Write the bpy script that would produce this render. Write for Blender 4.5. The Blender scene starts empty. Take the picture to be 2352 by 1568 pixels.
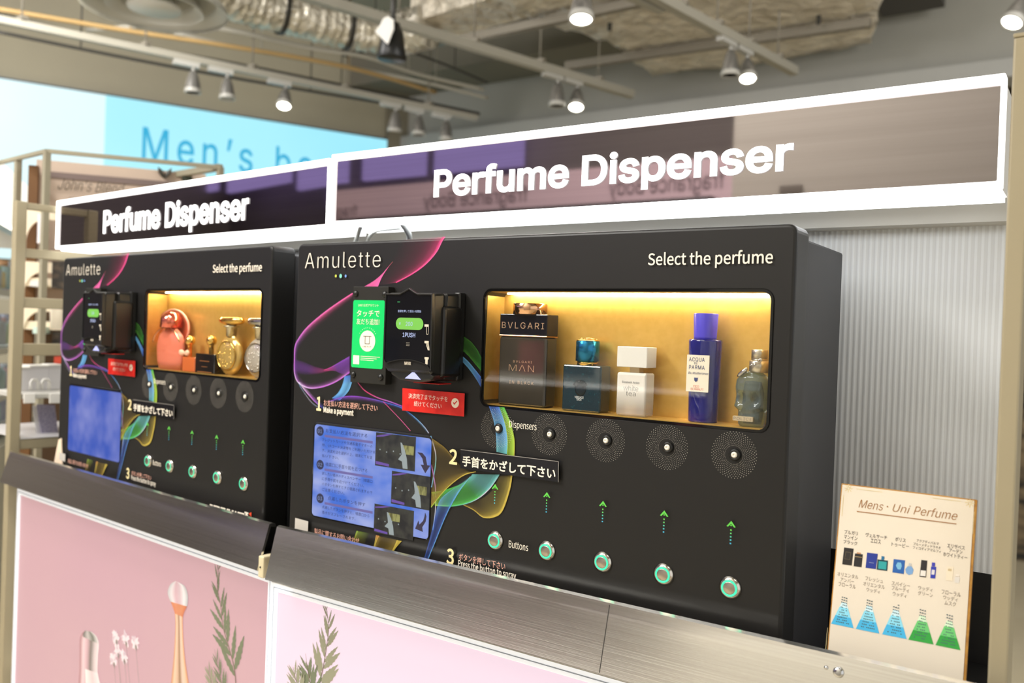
import bpy, bmesh, math, random
from mathutils import Vector, Matrix
R2 = math.radians
random.seed(7)
SC = bpy.context.scene
COL = SC.collection

# ------------------------------------------------------------------ camera, world, light, exposure
FPX = 2001.081
CAM = Vector((0.6552, -0.9384, 1.3747))
ROT = Matrix(((0.8254, -0.5634, -0.0348), (0.5633, 0.8261, -0.0130), (0.0361, -0.0088, 0.9993)))
# columns: right, forward, up
cam_d = bpy.data.cameras.new('camera')
cam_d.sensor_width = 36.0
cam_d.lens = FPX / 2352 * 36
cam_d.clip_start = 0.05
cam_d.dof.use_dof = True
cam_d.dof.focus_distance = 1.08
cam_d.dof.aperture_fstop = 4.5
cam = bpy.data.objects.new('camera', cam_d)
COL.objects.link(cam)
r_, f_, u_ = ROT.col[0].copy(), ROT.col[1].copy(), ROT.col[2].copy()
m = Matrix.Identity(4)
for i in range(3):
    m[i][0] = r_[i]; m[i][1] = u_[i]; m[i][2] = -f_[i]; m[i][3] = CAM[i]
cam.matrix_world = m
SC.camera = cam

vs = SC.view_settings
vs.view_transform = 'Standard'; vs.look = 'None'; vs.gamma = 1; vs.use_curve_mapping = False
vs.exposure = 0.0
SC.cycles.use_denoising = True
SC.cycles.transparent_max_bounces = 24
SC.cycles.max_bounces = 10
SC.cycles.caustics_reflective = False
SC.cycles.caustics_refractive = False
SC.cycles.sample_clamp_indirect = 4

w = bpy.data.worlds.new('world'); SC.world = w; w.use_nodes = True
w.node_tree.nodes['Background'].inputs[0].default_value = (0.95, 0.945, 0.92, 1)
w.node_tree.nodes['Background'].inputs[1].default_value = 1.15

def area(name, loc, target, size, power, color=(1, .97, .92), sy=None):
    d = bpy.data.lights.new(name, 'AREA'); d.energy = power; d.color = color
    d.shape = 'RECTANGLE'; d.size = size; d.size_y = sy or size
    o = bpy.data.objects.new(name, d); COL.objects.link(o); o.location = loc
    o.rotation_euler = (Vector(target) - Vector(loc)).to_track_quat('-Z', 'Y').to_euler()
    return o
area('ceiling_lamp_aisle', (0.6, -2.3, 3.2), (-0.1, 0.0, 1.2), 0.9, 95)
area('ceiling_lamp_aisle_far', (-1.6, -1.9, 3.2), (-0.9, 0.1, 1.2), 0.9, 80)
area('fill_light_shop', (-3.2, 0.4, 3.1), (-3.7, 3.2, 1.0), 1.2, 75)  # unseen area light, kept out of view, brightens the displays on the left
area('fill_light_opposite', (-.6, -1.0, 3.3), (-1.2, -3.2, 1.2), 1.2, 145)  # added fill so the shop across the aisle is bright enough in reflections
area('fill_light_pillar', (1.3, -.6, 3.3), (.9, -2.2, 1.6), .7, 9)  # added fill for the pillar mirrored in sign and rail
area('fill_light_right', (1.8, 1.4, 2.7), (-1.2, 4.2, 3.0), 1.0, 45)  # unseen fill aimed up to brighten the back wall and foil ducts

# ------------------------------------------------------------------ geometry of the place
ZD = 1.25                                # height of the dispenser nozzles
LO = Vector((-0.8611, 0.0572, 0.0025)); AL = -0.09116   # the left bay stands at a slight angle
BAY = {'R': Matrix.Identity(4), 'L': Matrix.Translation(LO) @ Matrix.Rotation(AL, 4, 'Z')}
def ray(px, py):
    return ROT @ Vector(((px - 1176) / FPX, 1.0, -(py - 784) / FPX))
def on_plane(px, py, P, N):
    d = ray(px, py); t = (Vector(P) - CAM).dot(N) / d.dot(N); return CAM + d * t
def on_y(px, py, y=0.0): return on_plane(px, py, (0, y, 0), Vector((0, 1, 0)))
def on_z(px, py, z): return on_plane(px, py, (0, 0, z), Vector((0, 0, 1)))
def at_d(px, py, D): return CAM + ray(px, py) * D
def project(q):
    v = ROT.transposed() @ (Vector(q) - CAM)
    return 1176 + FPX * v.x / v.y, 784 - FPX * v.z / v.y
class Plane:
    """a flat face: O + u*U + v*V ; maps photograph points onto it"""
    def __init__(s, O, U, V, M=None):
        s.O, s.U, s.V = Vector(O), Vector(U).normalized(), Vector(V).normalized()
        s.N = s.U.cross(s.V); s.M = M or Matrix.Identity(4)
        s.Ow = s.M @ s.O; R3 = s.M.to_3x3(); s.Uw, s.Vw, s.Nw = R3 @ s.U, R3 @ s.V, R3 @ s.N
    def uv(s, px, py):
        q = on_plane(px, py, s.Ow, s.Nw) - s.Ow
        return q.dot(s.Uw), q.dot(s.Vw)
    def p(s, u, v, off=0.0): return s.O + s.U * u + s.V * v + s.N * off
    def px(s, u, v): return project(s.Ow + s.Uw * u + s.Vw * v)
    def u_at(s, x, v, y0=700):
        y = y0
        for _ in range(5):
            u, _v = s.uv(x, y); y = s.px(u, v)[1]
        return u
def yplane(y, bay='R'): return Plane((0, y, 0), (1, 0, 0), (0, 0, 1), BAY[bay])
FRONT = yplane(0.0)

# ------------------------------------------------------------------ materials
def lin(c):
    return tuple((x / 12.92 if x <= .04045 else ((x + .055) / 1.055) ** 2.4) for x in c)
def rgb(r, g, b): return lin((r / 255, g / 255, b / 255))
MATS = {}
def mat(name, col=(.8, .8, .8), rough=.5, metal=0.0, emit=None, es=1.0, trans=0.0, ior=1.45, alpha=1.0, spec=.5,
        noise=None, bump=None, coat=0.0, aniso=0.0):
    if name in MATS: return MATS[name]
    m = bpy.data.materials.new(name); m.use_nodes = True; MATS[name] = m
    nt = m.node_tree; b = nt.nodes['Principled BSDF']
    b.inputs['Base Color'].default_value = (*col, 1)
    b.inputs['Roughness'].default_value = rough; b.inputs['Metallic'].default_value = metal
    b.inputs['IOR'].default_value = ior; b.inputs['Transmission Weight'].default_value = trans
    b.inputs['Alpha'].default_value = alpha; b.inputs['Specular IOR Level'].default_value = spec
    b.inputs['Coat Weight'].default_value = coat; b.inputs['Anisotropic'].default_value = aniso
    if emit:
        b.inputs['Emission Color'].default_value = (*emit, 1); b.inputs['Emission Strength'].default_value = es
    if noise:        # (scale vector, colour two, amount low, high)
        sv, c2, lo, hi = noise
        tc = nt.nodes.new('ShaderNodeTexCoord'); mp = nt.nodes.new('ShaderNodeMapping'); mp.inputs['Scale'].default_value = sv
        nz = nt.nodes.new('ShaderNodeTexNoise'); nz.inputs['Scale'].default_value = 1.0; nz.inputs['Detail'].default_value = 4
        rp = nt.nodes.new('ShaderNodeValToRGB'); rp.color_ramp.elements[0].position = lo; rp.color_ramp.elements[1].position = hi
        rp.color_ramp.elements[0].color = (*(emit or col), 1); rp.color_ramp.elements[1].color = (*c2, 1)
        nt.links.new(tc.outputs['Object'], mp.inputs[0]); nt.links.new(mp.outputs[0], nz.inputs['Vector'])
        nt.links.new(nz.outputs['Fac'], rp.inputs[0])
        if not emit: nt.links.new(rp.outputs[0], b.inputs['Base Color'])
        if emit: nt.links.new(rp.outputs[0], b.inputs['Emission Color'])
    if bump:         # (scale vector, strength, distance)
        sv, st, di = bump
        tc = nt.nodes.new('ShaderNodeTexCoord'); mp = nt.nodes.new('ShaderNodeMapping'); mp.inputs['Scale'].default_value = sv
        nz = nt.nodes.new('ShaderNodeTexNoise'); nz.inputs['Scale'].default_value = 1.0; nz.inputs['Detail'].default_value = 3
        bp = nt.nodes.new('ShaderNodeBump'); bp.inputs['Strength'].default_value = st; bp.inputs['Distance'].default_value = di
        nt.links.new(tc.outputs['Object'], mp.inputs[0]); nt.links.new(mp.outputs[0], nz.inputs['Vector'])
        nt.links.new(nz.outputs['Fac'], bp.inputs['Height']); nt.links.new(bp.outputs[0], b.inputs['Normal'])
    return m
def pane_mat(name, tint, ior=1.5, rough=.0, gloss=(1, 1, 1), extra=0.0):
    """thin clear or tinted sheet: what is behind shows through, the surface mirrors by its angle"""
    if name in MATS: return MATS[name]
    m = bpy.data.materials.new(name); m.use_nodes = True; MATS[name] = m; nt = m.node_tree
    nt.nodes.remove(nt.nodes['Principled BSDF'])
    tr = nt.nodes.new('ShaderNodeBsdfTransparent'); tr.inputs[0].default_value = (*tint, 1)
    gl = nt.nodes.new('ShaderNodeBsdfGlossy'); gl.inputs['Roughness'].default_value = rough; gl.inputs[0].default_value = (*gloss, 1)
    fr = nt.nodes.new('ShaderNodeFresnel'); ge = nt.nodes.new('ShaderNodeNewGeometry'); mi = nt.nodes.new('ShaderNodeMapRange')
    mi.inputs[3].default_value = ior; mi.inputs[4].default_value = 1 / ior
    nt.links.new(ge.outputs['Backfacing'], mi.inputs[0]); nt.links.new(mi.outputs[0], fr.inputs[0])
    mx = nt.nodes.new('ShaderNodeMixShader')
    nt.links.new(fr.outputs[0], mx.inputs[0]); nt.links.new(tr.outputs[0], mx.inputs[1]); nt.links.new(gl.outputs[0], mx.inputs[2])
    nt.links.new(mx.outputs[0], nt.nodes['Material Output'].inputs[0])
    return m
def print_mat():
    """ink print: colour and cover of the ink come from the mesh"""
    if 'ink' in MATS: return MATS['ink']
    m = bpy.data.materials.new('ink'); m.use_nodes = True; MATS['ink'] = m; nt = m.node_tree
    b = nt.nodes['Principled BSDF']; b.inputs['Roughness'].default_value = .4
    a = nt.nodes.new('ShaderNodeAttribute'); a.attribute_name = 'Ink'
    tr = nt.nodes.new('ShaderNodeBsdfTransparent'); mx = nt.nodes.new('ShaderNodeMixShader')
    nt.links.new(a.outputs['Color'], b.inputs['Base Color']); nt.links.new(a.outputs['Alpha'], mx.inputs[0])
    nt.links.new(tr.outputs[0], mx.inputs[1]); nt.links.new(b.outputs[0], mx.inputs[2])
    nt.links.new(mx.outputs[0], nt.nodes['Material Output'].inputs[0])
    return m

BLACK = mat('black_paint', rgb(27, 26, 25), .42, spec=.45, bump=((900, 900, 900), .04, .0005))
BLACK2 = mat('black_plastic', rgb(26, 25, 23), .38)
GLOSSBLACK = mat('gloss_black', rgb(10, 10, 11), .06)
BEIGE = mat('beige_metal', rgb(168, 157, 130), .45, noise=((6, 6, 2), rgb(158, 147, 120), .35, .7))
WHITE = mat('white_plastic', rgb(235, 233, 228), .4)
WHITEINK = mat('white_ink', rgb(250, 240, 222), .45)
PINKINK = mat('pink_ink', rgb(246, 186, 164), .5)
GLOWINK = mat('yellow_white_ink', rgb(255, 236, 176), .45)
STEEL = mat('brushed_steel', rgb(248, 246, 240), .18, 1.0, aniso=.6, noise=((3, 60, 500), rgb(234, 231, 224), .3, .7), bump=((2, 40, 900), .12, .0004))
STEELPOL = mat('polished_steel', rgb(200, 200, 200), .12, 1.0)
ALU = mat('alu', rgb(192, 192, 190), .3, 1.0)
GOLDBACK = mat('gold_sheet', rgb(232, 190, 104), .34, .55, noise=((90, 90, 90), rgb(224, 180, 92), .35, .7))
GOLD = mat('gold', rgb(240, 196, 106), .12, 1.0)
ROSEGOLD = mat('rose_gold', rgb(226, 180, 140), .14, 1.0)
LED = mat('led_white', (1, 1, 1), .5, emit=(1, .99, .98), es=3.2)
LEDUNDER = mat('led_under', (1, 1, 1), .5, emit=(.97, .99, 1), es=3.6)
LEDSOFT = mat('led_cover', (1, 1, 1), .5, emit=(1, 1, 1), es=1.6)
LETTER = mat('lit_lettering', (1, 1, 1), .5, emit=(1, 1, 1), es=1.5)
PANE = pane_mat('window_glass', (.98, .98, .97), 1.28)

# ------------------------------------------------------------------ mesh building
class MB:
    def __init__(s): s.v = []; s.f = []; s.c = []; s.sm = []
    def add(s, vs, fs, cols=None, smooth=False):
        n = len(s.v); s.v += [Vector(v) for v in vs]; s.f += [tuple(i + n for i in f) for f in fs]
        s.c += list(cols) if cols else [(1, 1, 1, 1)] * len(vs); s.sm += [smooth] * len(fs); return s
    def box(s, x0, x1, y0, y1, z0, z1):
        v = [(x, y, z) for x in (x0, x1) for y in (y0, y1) for z in (z0, z1)]
        return s.add(v, [(0, 1, 3, 2), (4, 6, 7, 5), (0, 4, 5, 1), (2, 3, 7, 6), (0, 2, 6, 4), (1, 5, 7, 3)])
    def bevbox(s, x0, x1, y0, y1, z0, z1, b=.002, seg=2):
        bm = bmesh.new(); bmesh.ops.create_cube(bm, size=1)
        for v in bm.verts: v.co = Vector(((x0 + x1) / 2 + v.co.x * (x1 - x0), (y0 + y1) / 2 + v.co.y * (y1 - y0), (z0 + z1) / 2 + v.co.z * (z1 - z0)))
        bmesh.ops.bevel(bm, geom=bm.edges[:], offset=b, segments=seg, affect='EDGES', profile=.5)
        return s.bm(bm)
    def bm(s, bm, M=None, smooth=False):
        bm.verts.index_update()
        s.add([(M @ v.co if M else v.co.copy()) for v in bm.verts], [tuple(v.index for v in f.verts) for f in bm.faces], smooth=smooth)
        bm.free(); return s
    def beam(s, a, b, w, h=None, up=(0, 0, 1)):
        a, b = Vector(a), Vector(b); h = h or w; d = (b - a).normalized(); sx = d.cross(Vector(up))
        if sx.length < 1e-4: sx = d.cross(Vector((1, 0, 0)))
        sx.normalize(); sz = sx.cross(d)
        v = [p + sx * (i * w / 2) + sz * (j * h / 2) for p in (a, b) for i, j in ((-1, -1), (1, -1), (1, 1), (-1, 1))]
        return s.add(v, [(3, 2, 1, 0), (4, 5, 6, 7), (0, 1, 5, 4), (1, 2, 6, 5), (2, 3, 7, 6), (3, 0, 4, 7)])
    def lathe(s, prof, c=(0, 0, 0), axis=(0, 0, 1), n=32, sx=1.0, sy=1.0, smooth=True, caps=True):
        """prof: list of (radius, height) along axis"""
        ax = Vector(axis).normalized(); q = Vector((0, 0, 1)).rotation_difference(ax); c = Vector(c)
        vs, fs = [], []
        for r, h in prof:
            for k in range(n):
                a = 2 * math.pi * k / n; vs.append(c + q @ Vector((r * math.cos(a) * sx, r * math.sin(a) * sy, h)))
        for i in range(len(prof) - 1):
            for k in range(n):
                k2 = (k + 1) % n; fs.append((i * n + k, i * n + k2, (i + 1) * n + k2, (i + 1) * n + k))
        nc = 0
        if caps and prof[0][0] > 1e-6: fs.append(tuple(range(n - 1, -1, -1))); nc += 1
        if caps and prof[-1][0] > 1e-6: fs.append(tuple((len(prof) - 1) * n + k for k in range(n))); nc += 1
        s.add(vs, fs, smooth=smooth)
        for k in range(nc): s.sm[-1 - k] = False
        return s
    def tube(s, pts, r, n=10, closed=False):
        pts = [Vector(p) for p in pts]; N = len(pts); vs, fs = [], []; up = Vector((.13, .07, 1)).normalized()
        for i, p in enumerate(pts):
            a = pts[(i - 1) % N] if (closed or i) else p; b = pts[(i + 1) % N] if (closed or i < N - 1) else p
            t = (b - a).normalized(); sx = t.cross(up)
            if sx.length < 1e-3: sx = t.cross(Vector((1, 0, 0)))
            sx.normalize(); sy = sx.cross(t)
            rr = r[i] if isinstance(r, (list, tuple)) else r
            for k in range(n):
                an = 2 * math.pi * k / n; vs.append(p + sx * rr * math.cos(an) + sy * rr * math.sin(an))
        for i in range(N if closed else N - 1):
            j = (i + 1) % N
            for k in range(n): fs.append((i * n + k, i * n + (k + 1) % n, j * n + (k + 1) % n, j * n + k))
        if not closed: fs += [tuple(range(n - 1, -1, -1)), tuple((N - 1) * n + k for k in range(n))]
        return s.add(vs, fs, smooth=True)
    def sheet(s, pts, off, t, N):
        """flat polygon pts given a thickness t along -N"""
        N = Vector(N); n = len(pts); P = [Vector(p) + N * off for p in pts]
        return s.add(P + [p - N * t for p in P], [tuple(range(n)), tuple(range(2 * n - 1, n - 1, -1))] + [(i, i + n, (i + 1) % n + n, (i + 1) % n) for i in range(n)])
    def build(s, name, material, parent=None, base=None, bevel=None, **tags):
        me = bpy.data.meshes.new(name)
        b = Vector(base) if base is not None else (parent.get('_b') and Vector(parent['_b'])) if parent else Vector((0, 0, 0))
        b = b or Vector((0, 0, 0))
        me.from_pydata([tuple(v - b) for v in s.v], [], s.f)
        for p, sm in zip(me.polygons, s.sm): p.use_smooth = sm
        if material is MATS.get('ink'):
            ca = me.color_attributes.new('Ink', 'FLOAT_COLOR', 'POINT')
            for i, c in enumerate(s.c): ca.data[i].color = c
        me.materials.append(material)
        bm = bmesh.new(); bm.from_mesh(me)
        if material is not MATS.get('ink') and not name.endswith('lettering'): bmesh.ops.recalc_face_normals(bm, faces=bm.faces)
        bm.to_mesh(me); bm.free()
        o = bpy.data.objects.new(name, me); COL.objects.link(o)
        if parent: o.parent = parent
        elif base is not None: o.location = base
        for k, v in tags.items(): o[k] = v
        if bevel:
            md = o.modifiers.new('bevel', 'BEVEL'); md.width = bevel; md.segments = 2; md.limit_method = 'ANGLE'
        return o
BASES = {}
def thing(name, label, cat, base, M=None, group=None):
    """an Empty at the thing's base; parts are built in bay coordinates and hang from it"""
    o = bpy.data.objects.new(name, None); COL.objects.link(o); o.empty_display_size = .05
    o.matrix_world = (M or Matrix.Identity(4)) @ Matrix.Translation(Vector(base))
    o['label'] = label; o['category'] = cat
    if group: o['group'] = group
    BASES[o] = Vector(base); return o
def part(mb, name, material, root, bevel=None, label=None):
    """a part of root (or a sub-part when root is itself a part)"""
    r = root
    while r not in BASES: r = r.parent
    o = mb.build(name, material, None, base=BASES[r], bevel=bevel)
    o.location = (0, 0, 0); o.parent = root
    if label: o['label'] = label
    return o
def solo(mb, name, material, label, cat, base, M=None, group=None, bevel=None):
    o = mb.build(name, material, None, base=base, bevel=bevel)
    o.matrix_world = (M or Matrix.Identity(4)) @ Matrix.Translation(Vector(base))
    o['label'] = label; o['category'] = cat
    if group: o['group'] = group
    return o
def struct(mb, name, material):
    o = mb.build(name, material); o['kind'] = 'structure'; return o
def copy_tree(o, parent=None):
    c = o.copy(); COL.objects.link(c)
    if parent: c.parent = parent
    for ch in list(o.children): copy_tree(ch, c)
    return c

# outlines
def rrect(u0, u1, v0, v1, r, n=6):
    out = []
    for cx, cy, a0 in ((u1 - r, v1 - r, 0), (u0 + r, v1 - r, 90), (u0 + r, v0 + r, 180), (u1 - r, v0 + r, 270)):
        for k in range(n + 1):
            a = R2(a0 + 90 * k / n); out.append((cx + r * math.cos(a), cy + r * math.sin(a)))
    return out
def circ(cu, cv, ru, rv=None, n=28):
    rv = rv or ru
    return [(cu + ru * math.cos(2 * math.pi * k / n), cv + rv * math.sin(2 * math.pi * k / n)) for k in range(n)]
def plate(outlines, depth, bevel=0.0, seg=2):
    """solid flat plate from closed 2-D outlines (later ones are holes): verts in (u, v, w), w from -depth/2 to depth/2"""
    cu = bpy.data.curves.new('plate', 'CURVE'); cu.dimensions = '2D'; cu.fill_mode = 'BOTH'
    cu.extrude = max(depth / 2 - bevel, 0); cu.bevel_depth = bevel; cu.bevel_resolution = seg
    if bevel: cu.offset = -bevel
    for o in outlines:
        sp = cu.splines.new('POLY'); sp.points.add(len(o) - 1); sp.use_cyclic_u = True
        for i, (a, b) in enumerate(o): sp.points[i].co = (a, b, 0, 1)
    ob = bpy.data.objects.new('plate', cu); COL.objects.link(ob); bpy.context.view_layer.update()
    me = ob.evaluated_get(bpy.context.evaluated_depsgraph_get()).to_mesh()
    vs = [v.co.copy() for v in me.vertices]; fs = [tuple(p.vertices) for p in me.polygons]
    bpy.data.objects.remove(ob); bpy.data.curves.remove(cu)
    return vs, fs
def add_plate(mb, pl, outlines, front, back, bevel=0.0, smooth=False):
    """plate on a Plane; front/back are offsets along the plane's normal"""
    vs, fs = plate(outlines, front - back, bevel)
    mid = (front + back) / 2
    mb.add([pl.p(v.x, v.y, mid + v.z) for v in vs], fs, smooth=smooth); return mb
def flat(mb, pl, outline, off, col=None):
    mb.add([pl.p(u, v, off) for u, v in outline], [tuple(range(len(outline)))], [col] * len(outline) if col else None); return mb

# lettering (the fonts that come with Blender itself)
import os
FONTS = {}
for k, f in (('sans', 'Inter.woff2'), ('noto', 'Noto Sans CJK Regular.woff2')):
    try: FONTS[k] = bpy.data.fonts.load(os.path.join(bpy.utils.system_resource('DATAFILES', path='fonts'), f))
    except Exception: pass
_TXT = {}
from mathutils.geometry import delaunay_2d_cdt, interpolate_bezier
def contours(ob, res):
    out = []
    for sp in ob.to_curve(bpy.context.evaluated_depsgraph_get()).splines:
        if sp.type != 'BEZIER': out.append([Vector(p.co[:2]) for p in sp.points]); continue
        bp_ = sp.bezier_points; n = len(bp_); pts = []
        for i in range(n):
            a, b = bp_[i], bp_[(i + 1) % n]; ab = b.co - a.co
            if (a.handle_right - a.co).cross(ab).length < 1e-5 and (b.handle_left - b.co).cross(ab).length < 1e-5: pts.append(a.co.to_2d())
            else: pts += [p.to_2d() for p in interpolate_bezier(a.co, a.handle_right, b.handle_left, b.co, res + 1)[:-1]]
        cl = [p for i, p in enumerate(pts) if (p - pts[i - 1]).length > 1e-6]
        if len(cl) > 2: out.append(cl)
    return out
def fill_nonzero(polys, grow):
    """fill outlines that run over themselves, optionally with heavier strokes"""
    ar = sum(sum(p[i - 1].x * p[i].y - p[i].x * p[i - 1].y for i in range(len(p))) for p in polys)
    sg = 1 if ar > 0 else -1
    if grow:
        g = []
        for p in polys:
            q = []; n = len(p)
            for i in range(n):
                d0 = (p[i] - p[i - 1]).normalized(); d1 = (p[(i + 1) % n] - p[i]).normalized()
                n0, n1 = Vector((d0.y, -d0.x)), Vector((d1.y, -d1.x)); m_ = n0 + n1
                if m_.length < .3: m_ = n0
                m_.normalize(); k = max(m_.dot(n0), .5); q.append(p[i] + m_ * (grow * sg / k))
            g.append(q)
        polys = g
    box = [(min(v.x for v in p), max(v.x for v in p), p) for p in polys]; box.sort(key=lambda t: t[0])
    groups = []
    for x0, x1, p in box:
        if groups and x0 < groups[-1][0]: groups[-1][1].append(p); groups[-1][0] = max(groups[-1][0], x1)
        else: groups.append([x1, [p]])
    V, F = [], []
    for _, ps in groups:
        vs, es = [], []
        for p in ps:
            n0 = len(vs); vs += p; es += [(n0 + i, n0 + (i + 1) % len(p)) for i in range(len(p))]
        ov, oe, of = delaunay_2d_cdt(vs, es, [], 0, 1e-6)[:3]
        segs = [(p[i - 1], p[i]) for p in ps for i in range(len(p))]
        base = len(V); V += [(v.x, v.y) for v in ov]
        for f in of:
            cx = sum(ov[i].x for i in f) / len(f); cy = sum(ov[i].y for i in f) / len(f); wn = 0
            for a, b in segs:
                if (a.y > cy) != (b.y > cy):
                    if cx < (b.x - a.x) * (cy - a.y) / (b.y - a.y) + a.x: wn += 1 if b.y > a.y else -1
            if wn: F.append(tuple(base + i for i in f))
    return V, F
def glyphs(body, bold=0.0, shear=0.0, spacing=1.0, res=3, font='sans'):
    if any(ord(c) > 0x2fff for c in body): font = 'noto'
    if font == 'noto' and res < 3: bold = 0.0
    k = (body, bold, shear, spacing, res, font)
    if k in _TXT: return _TXT[k]
    cu = bpy.data.curves.new('txt', 'FONT'); cu.body = body; cu.size = 1; cu.resolution_u = res; cu.shear = shear; cu.space_character = spacing
    if font in FONTS: cu.font = FONTS[font]
    ob = bpy.data.objects.new('txt', cu); COL.objects.link(ob); bpy.context.view_layer.update()
    if font == 'sans' or bold:
        vs, fs = fill_nonzero(contours(ob, res), bold)
    else:
        me = ob.evaluated_get(bpy.context.evaluated_depsgraph_get()).to_mesh()
        vs = [(v.co.x, v.co.y) for v in me.vertices]; fs = [tuple(p.vertices) for p in me.polygons]
    bpy.data.objects.remove(ob); bpy.data.curves.remove(cu)
    _TXT[k] = (vs, fs); return _TXT[k]
CAPH = {}
def text_uv(mb, pl, body, u0, u1, v0, v1, off=.0006, cap=True, col=None, mirror=False, **kw):
    """lettering with its ink between u0 and u1; v0 is the baseline and v1 the cap height (cap) or the ink box (not cap)"""
    fk = kw.get('font', 'sans')
    if fk not in CAPH: CAPH[fk] = max(y for x, y in glyphs('H', font=fk)[0])
    vs, fs = glyphs(body, **kw)
    if not vs: return mb
    x0, x1 = min(x for x, y in vs), max(x for x, y in vs)
    if cap: y0, y1 = 0.0, CAPH[fk]
    else: y0, y1 = min(y for x, y in vs), max(y for x, y in vs)
    P = []
    for x, y in vs:
        a = (x - x0) / (x1 - x0); b = (y - y0) / (y1 - y0)
        if mirror: a = 1 - a
        P.append(pl.p(u0 + a * (u1 - u0), v0 + b * (v1 - v0), off))
    mb.add(P, [tuple(reversed(f)) for f in fs] if mirror else fs, [col] * len(P) if col else None); return mb
def text_px(mb, pl, body, xl, yt, yb, xr, **kw):
    """lettering measured in the photograph: left edge x, its top and bottom there, and right edge x"""
    u0, v0 = pl.uv(xl, yb); v1 = pl.uv(xl, yt)[1]
    return text_uv(mb, pl, body, u0, pl.u_at(xr, (v0 + v1) / 2, (yt + yb) / 2), v0, v1, **kw)

# ------------------------------------------------------------------ the room
def hit_px(line, n): return line
CEIL = mat('ceiling_concrete', rgb(156, 151, 136), .9, noise=((1.5, 1.5, 1.5), rgb(140, 135, 120), .3, .7))
WALLG = mat('grey_wall_paint', rgb(158, 157, 150), .85, noise=((1, 1, 1), rgb(150, 149, 142), .3, .7))
WALLB = mat('beige_wall_paint', rgb(168, 162, 142), .85, noise=((1, 1, 1), rgb(160, 154, 136), .3, .7))
FLOOR = mat('floor_tile', rgb(214, 203, 176), .35, noise=((2, 2, 2), rgb(204, 192, 164), .35, .65))
struct(MB().box(-13, 4, -5, 7, -.1, 0), 'floor', FLOOR)
struct(MB().box(-9, 4, -5, 7, 3.62, 3.75), 'ceiling', CEIL)
YB = 4.5
struct(MB().box(-4.2, 4, YB, YB + .15, 2.96, 3.62), 'wall_back', WALLG)
struct(MB().box(-4.2, 4, YB - .06, YB + .15, 2.86, 2.96), 'trim_1', mat('trim_grey', rgb(160, 160, 156), .5))
struct(MB().box(-4.2, 4, YB + 1.2, YB + 1.3, 0, 3.62), 'wall_far', mat('far_wall', rgb(120, 104, 80), .8, noise=((3, 3, 14), rgb(40, 38, 34), .4, .6)))
CORN = on_y(930, 300, YB); CORN.z = 0
A24 = R2(24); SDIR = Vector((math.sin(A24), math.cos(A24), 0)); SNRM = Vector((math.cos(A24), -math.sin(A24), 0))
SW = Plane(CORN, SDIR, (0, 0, 1))                    # the wall that carries the big lit screen (u runs towards the corner)
if SW.N.dot(SNRM) < 0: pass
SWL = -5.6
b = MB(); b.sheet([SW.p(u, v) for u, v in ((-9.0, 0), (SWL - .005, 0), (SWL - .005, 3.62), (-9.0, 3.62))], -.03, .12, SNRM); struct(b, 'wall_front', mat('dark_wall', rgb(150, 143, 136), .7))
b = MB(); P = [SW.p(u, v) for u, v in ((SWL, 0), (.0, 0), (.0, 3.62), (SWL, 3.62))]
b.sheet(P, -.03, .12, SNRM); struct(b, 'wall_left', WALLB)
b = MB(); b.sheet([SW.p(u, v) for u, v in ((-.16, 0), (.02, 0), (.02, 3.62), (-.16, 3.62))], .03, .05, SNRM); struct(b, 'trim_2', mat('trim_brown_grey', rgb(126, 120, 104), .7))

# big lit wall screen
SCV1 = 2.935; SCV0 = 1.75
US = SW.uv(243, 215)[0]; UE = SW.uv(925, 322)[0]
scr = thing('wall_screen', 'large glowing pale blue sign screen high on the left wall', 'screen', SW.p(-2, SCV0), None)
part(MB().sheet([SW.p(u, v) for u, v in ((SWL, SCV0), (UE, SCV0), (UE, SCV1), (SWL, SCV1))], .0, .03, SNRM), 'screen_case', mat('screen_case', rgb(70, 80, 90), .5), scr)
part(MB().sheet([SW.p(u, v) for u, v in ((US, SCV0), (UE - .02, SCV0), (UE - .02, SCV1 - .015), (US, SCV1 - .015))], .012, .01, SNRM), 'screen_face',
     mat('screen_cyan', (.02, .02, .02), .4, emit=rgb(178, 246, 255), es=1.0, noise=((.5, .5, .5), rgb(160, 236, 255), .35, .7)), scr, label='bright cyan half of the screen')
part(MB().sheet([SW.p(u, v) for u, v in ((SWL, SCV0), (US, SCV0), (US, SCV1 - .015), (SWL, SCV1 - .015))], .012, .01, SNRM), 'screen_face',
     mat('screen_pale', (.02, .02, .02), .4, emit=rgb(226, 252, 255), es=1.05, noise=((.5, .5, .5), rgb(214, 250, 255), .35, .7)), scr, label='paler half of the screen')
b = MB()
vb, vt = SW.uv(330, 366)[1], SW.uv(330, 293)[1]
uM = SW.uv(326, 330)[0]; wM = SW.uv(579, 372)[0] - uM; uB = SW.uv(632, 372)[0]
text_uv(b, SW, 'Men’s', uM, uM + wM, vb, vt, off=.018, spacing=1.22, bold=.006, res=5)
text_uv(b, SW, 'beauty', uB, uB + wM * 1.18, vb, vt, off=.018, spacing=1.22, bold=.006, res=5)
part(b, 'screen_lettering', mat('cyan_letters', (.02, .1, .12), .4, emit=rgb(24, 172, 222), es=.85), scr)

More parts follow.
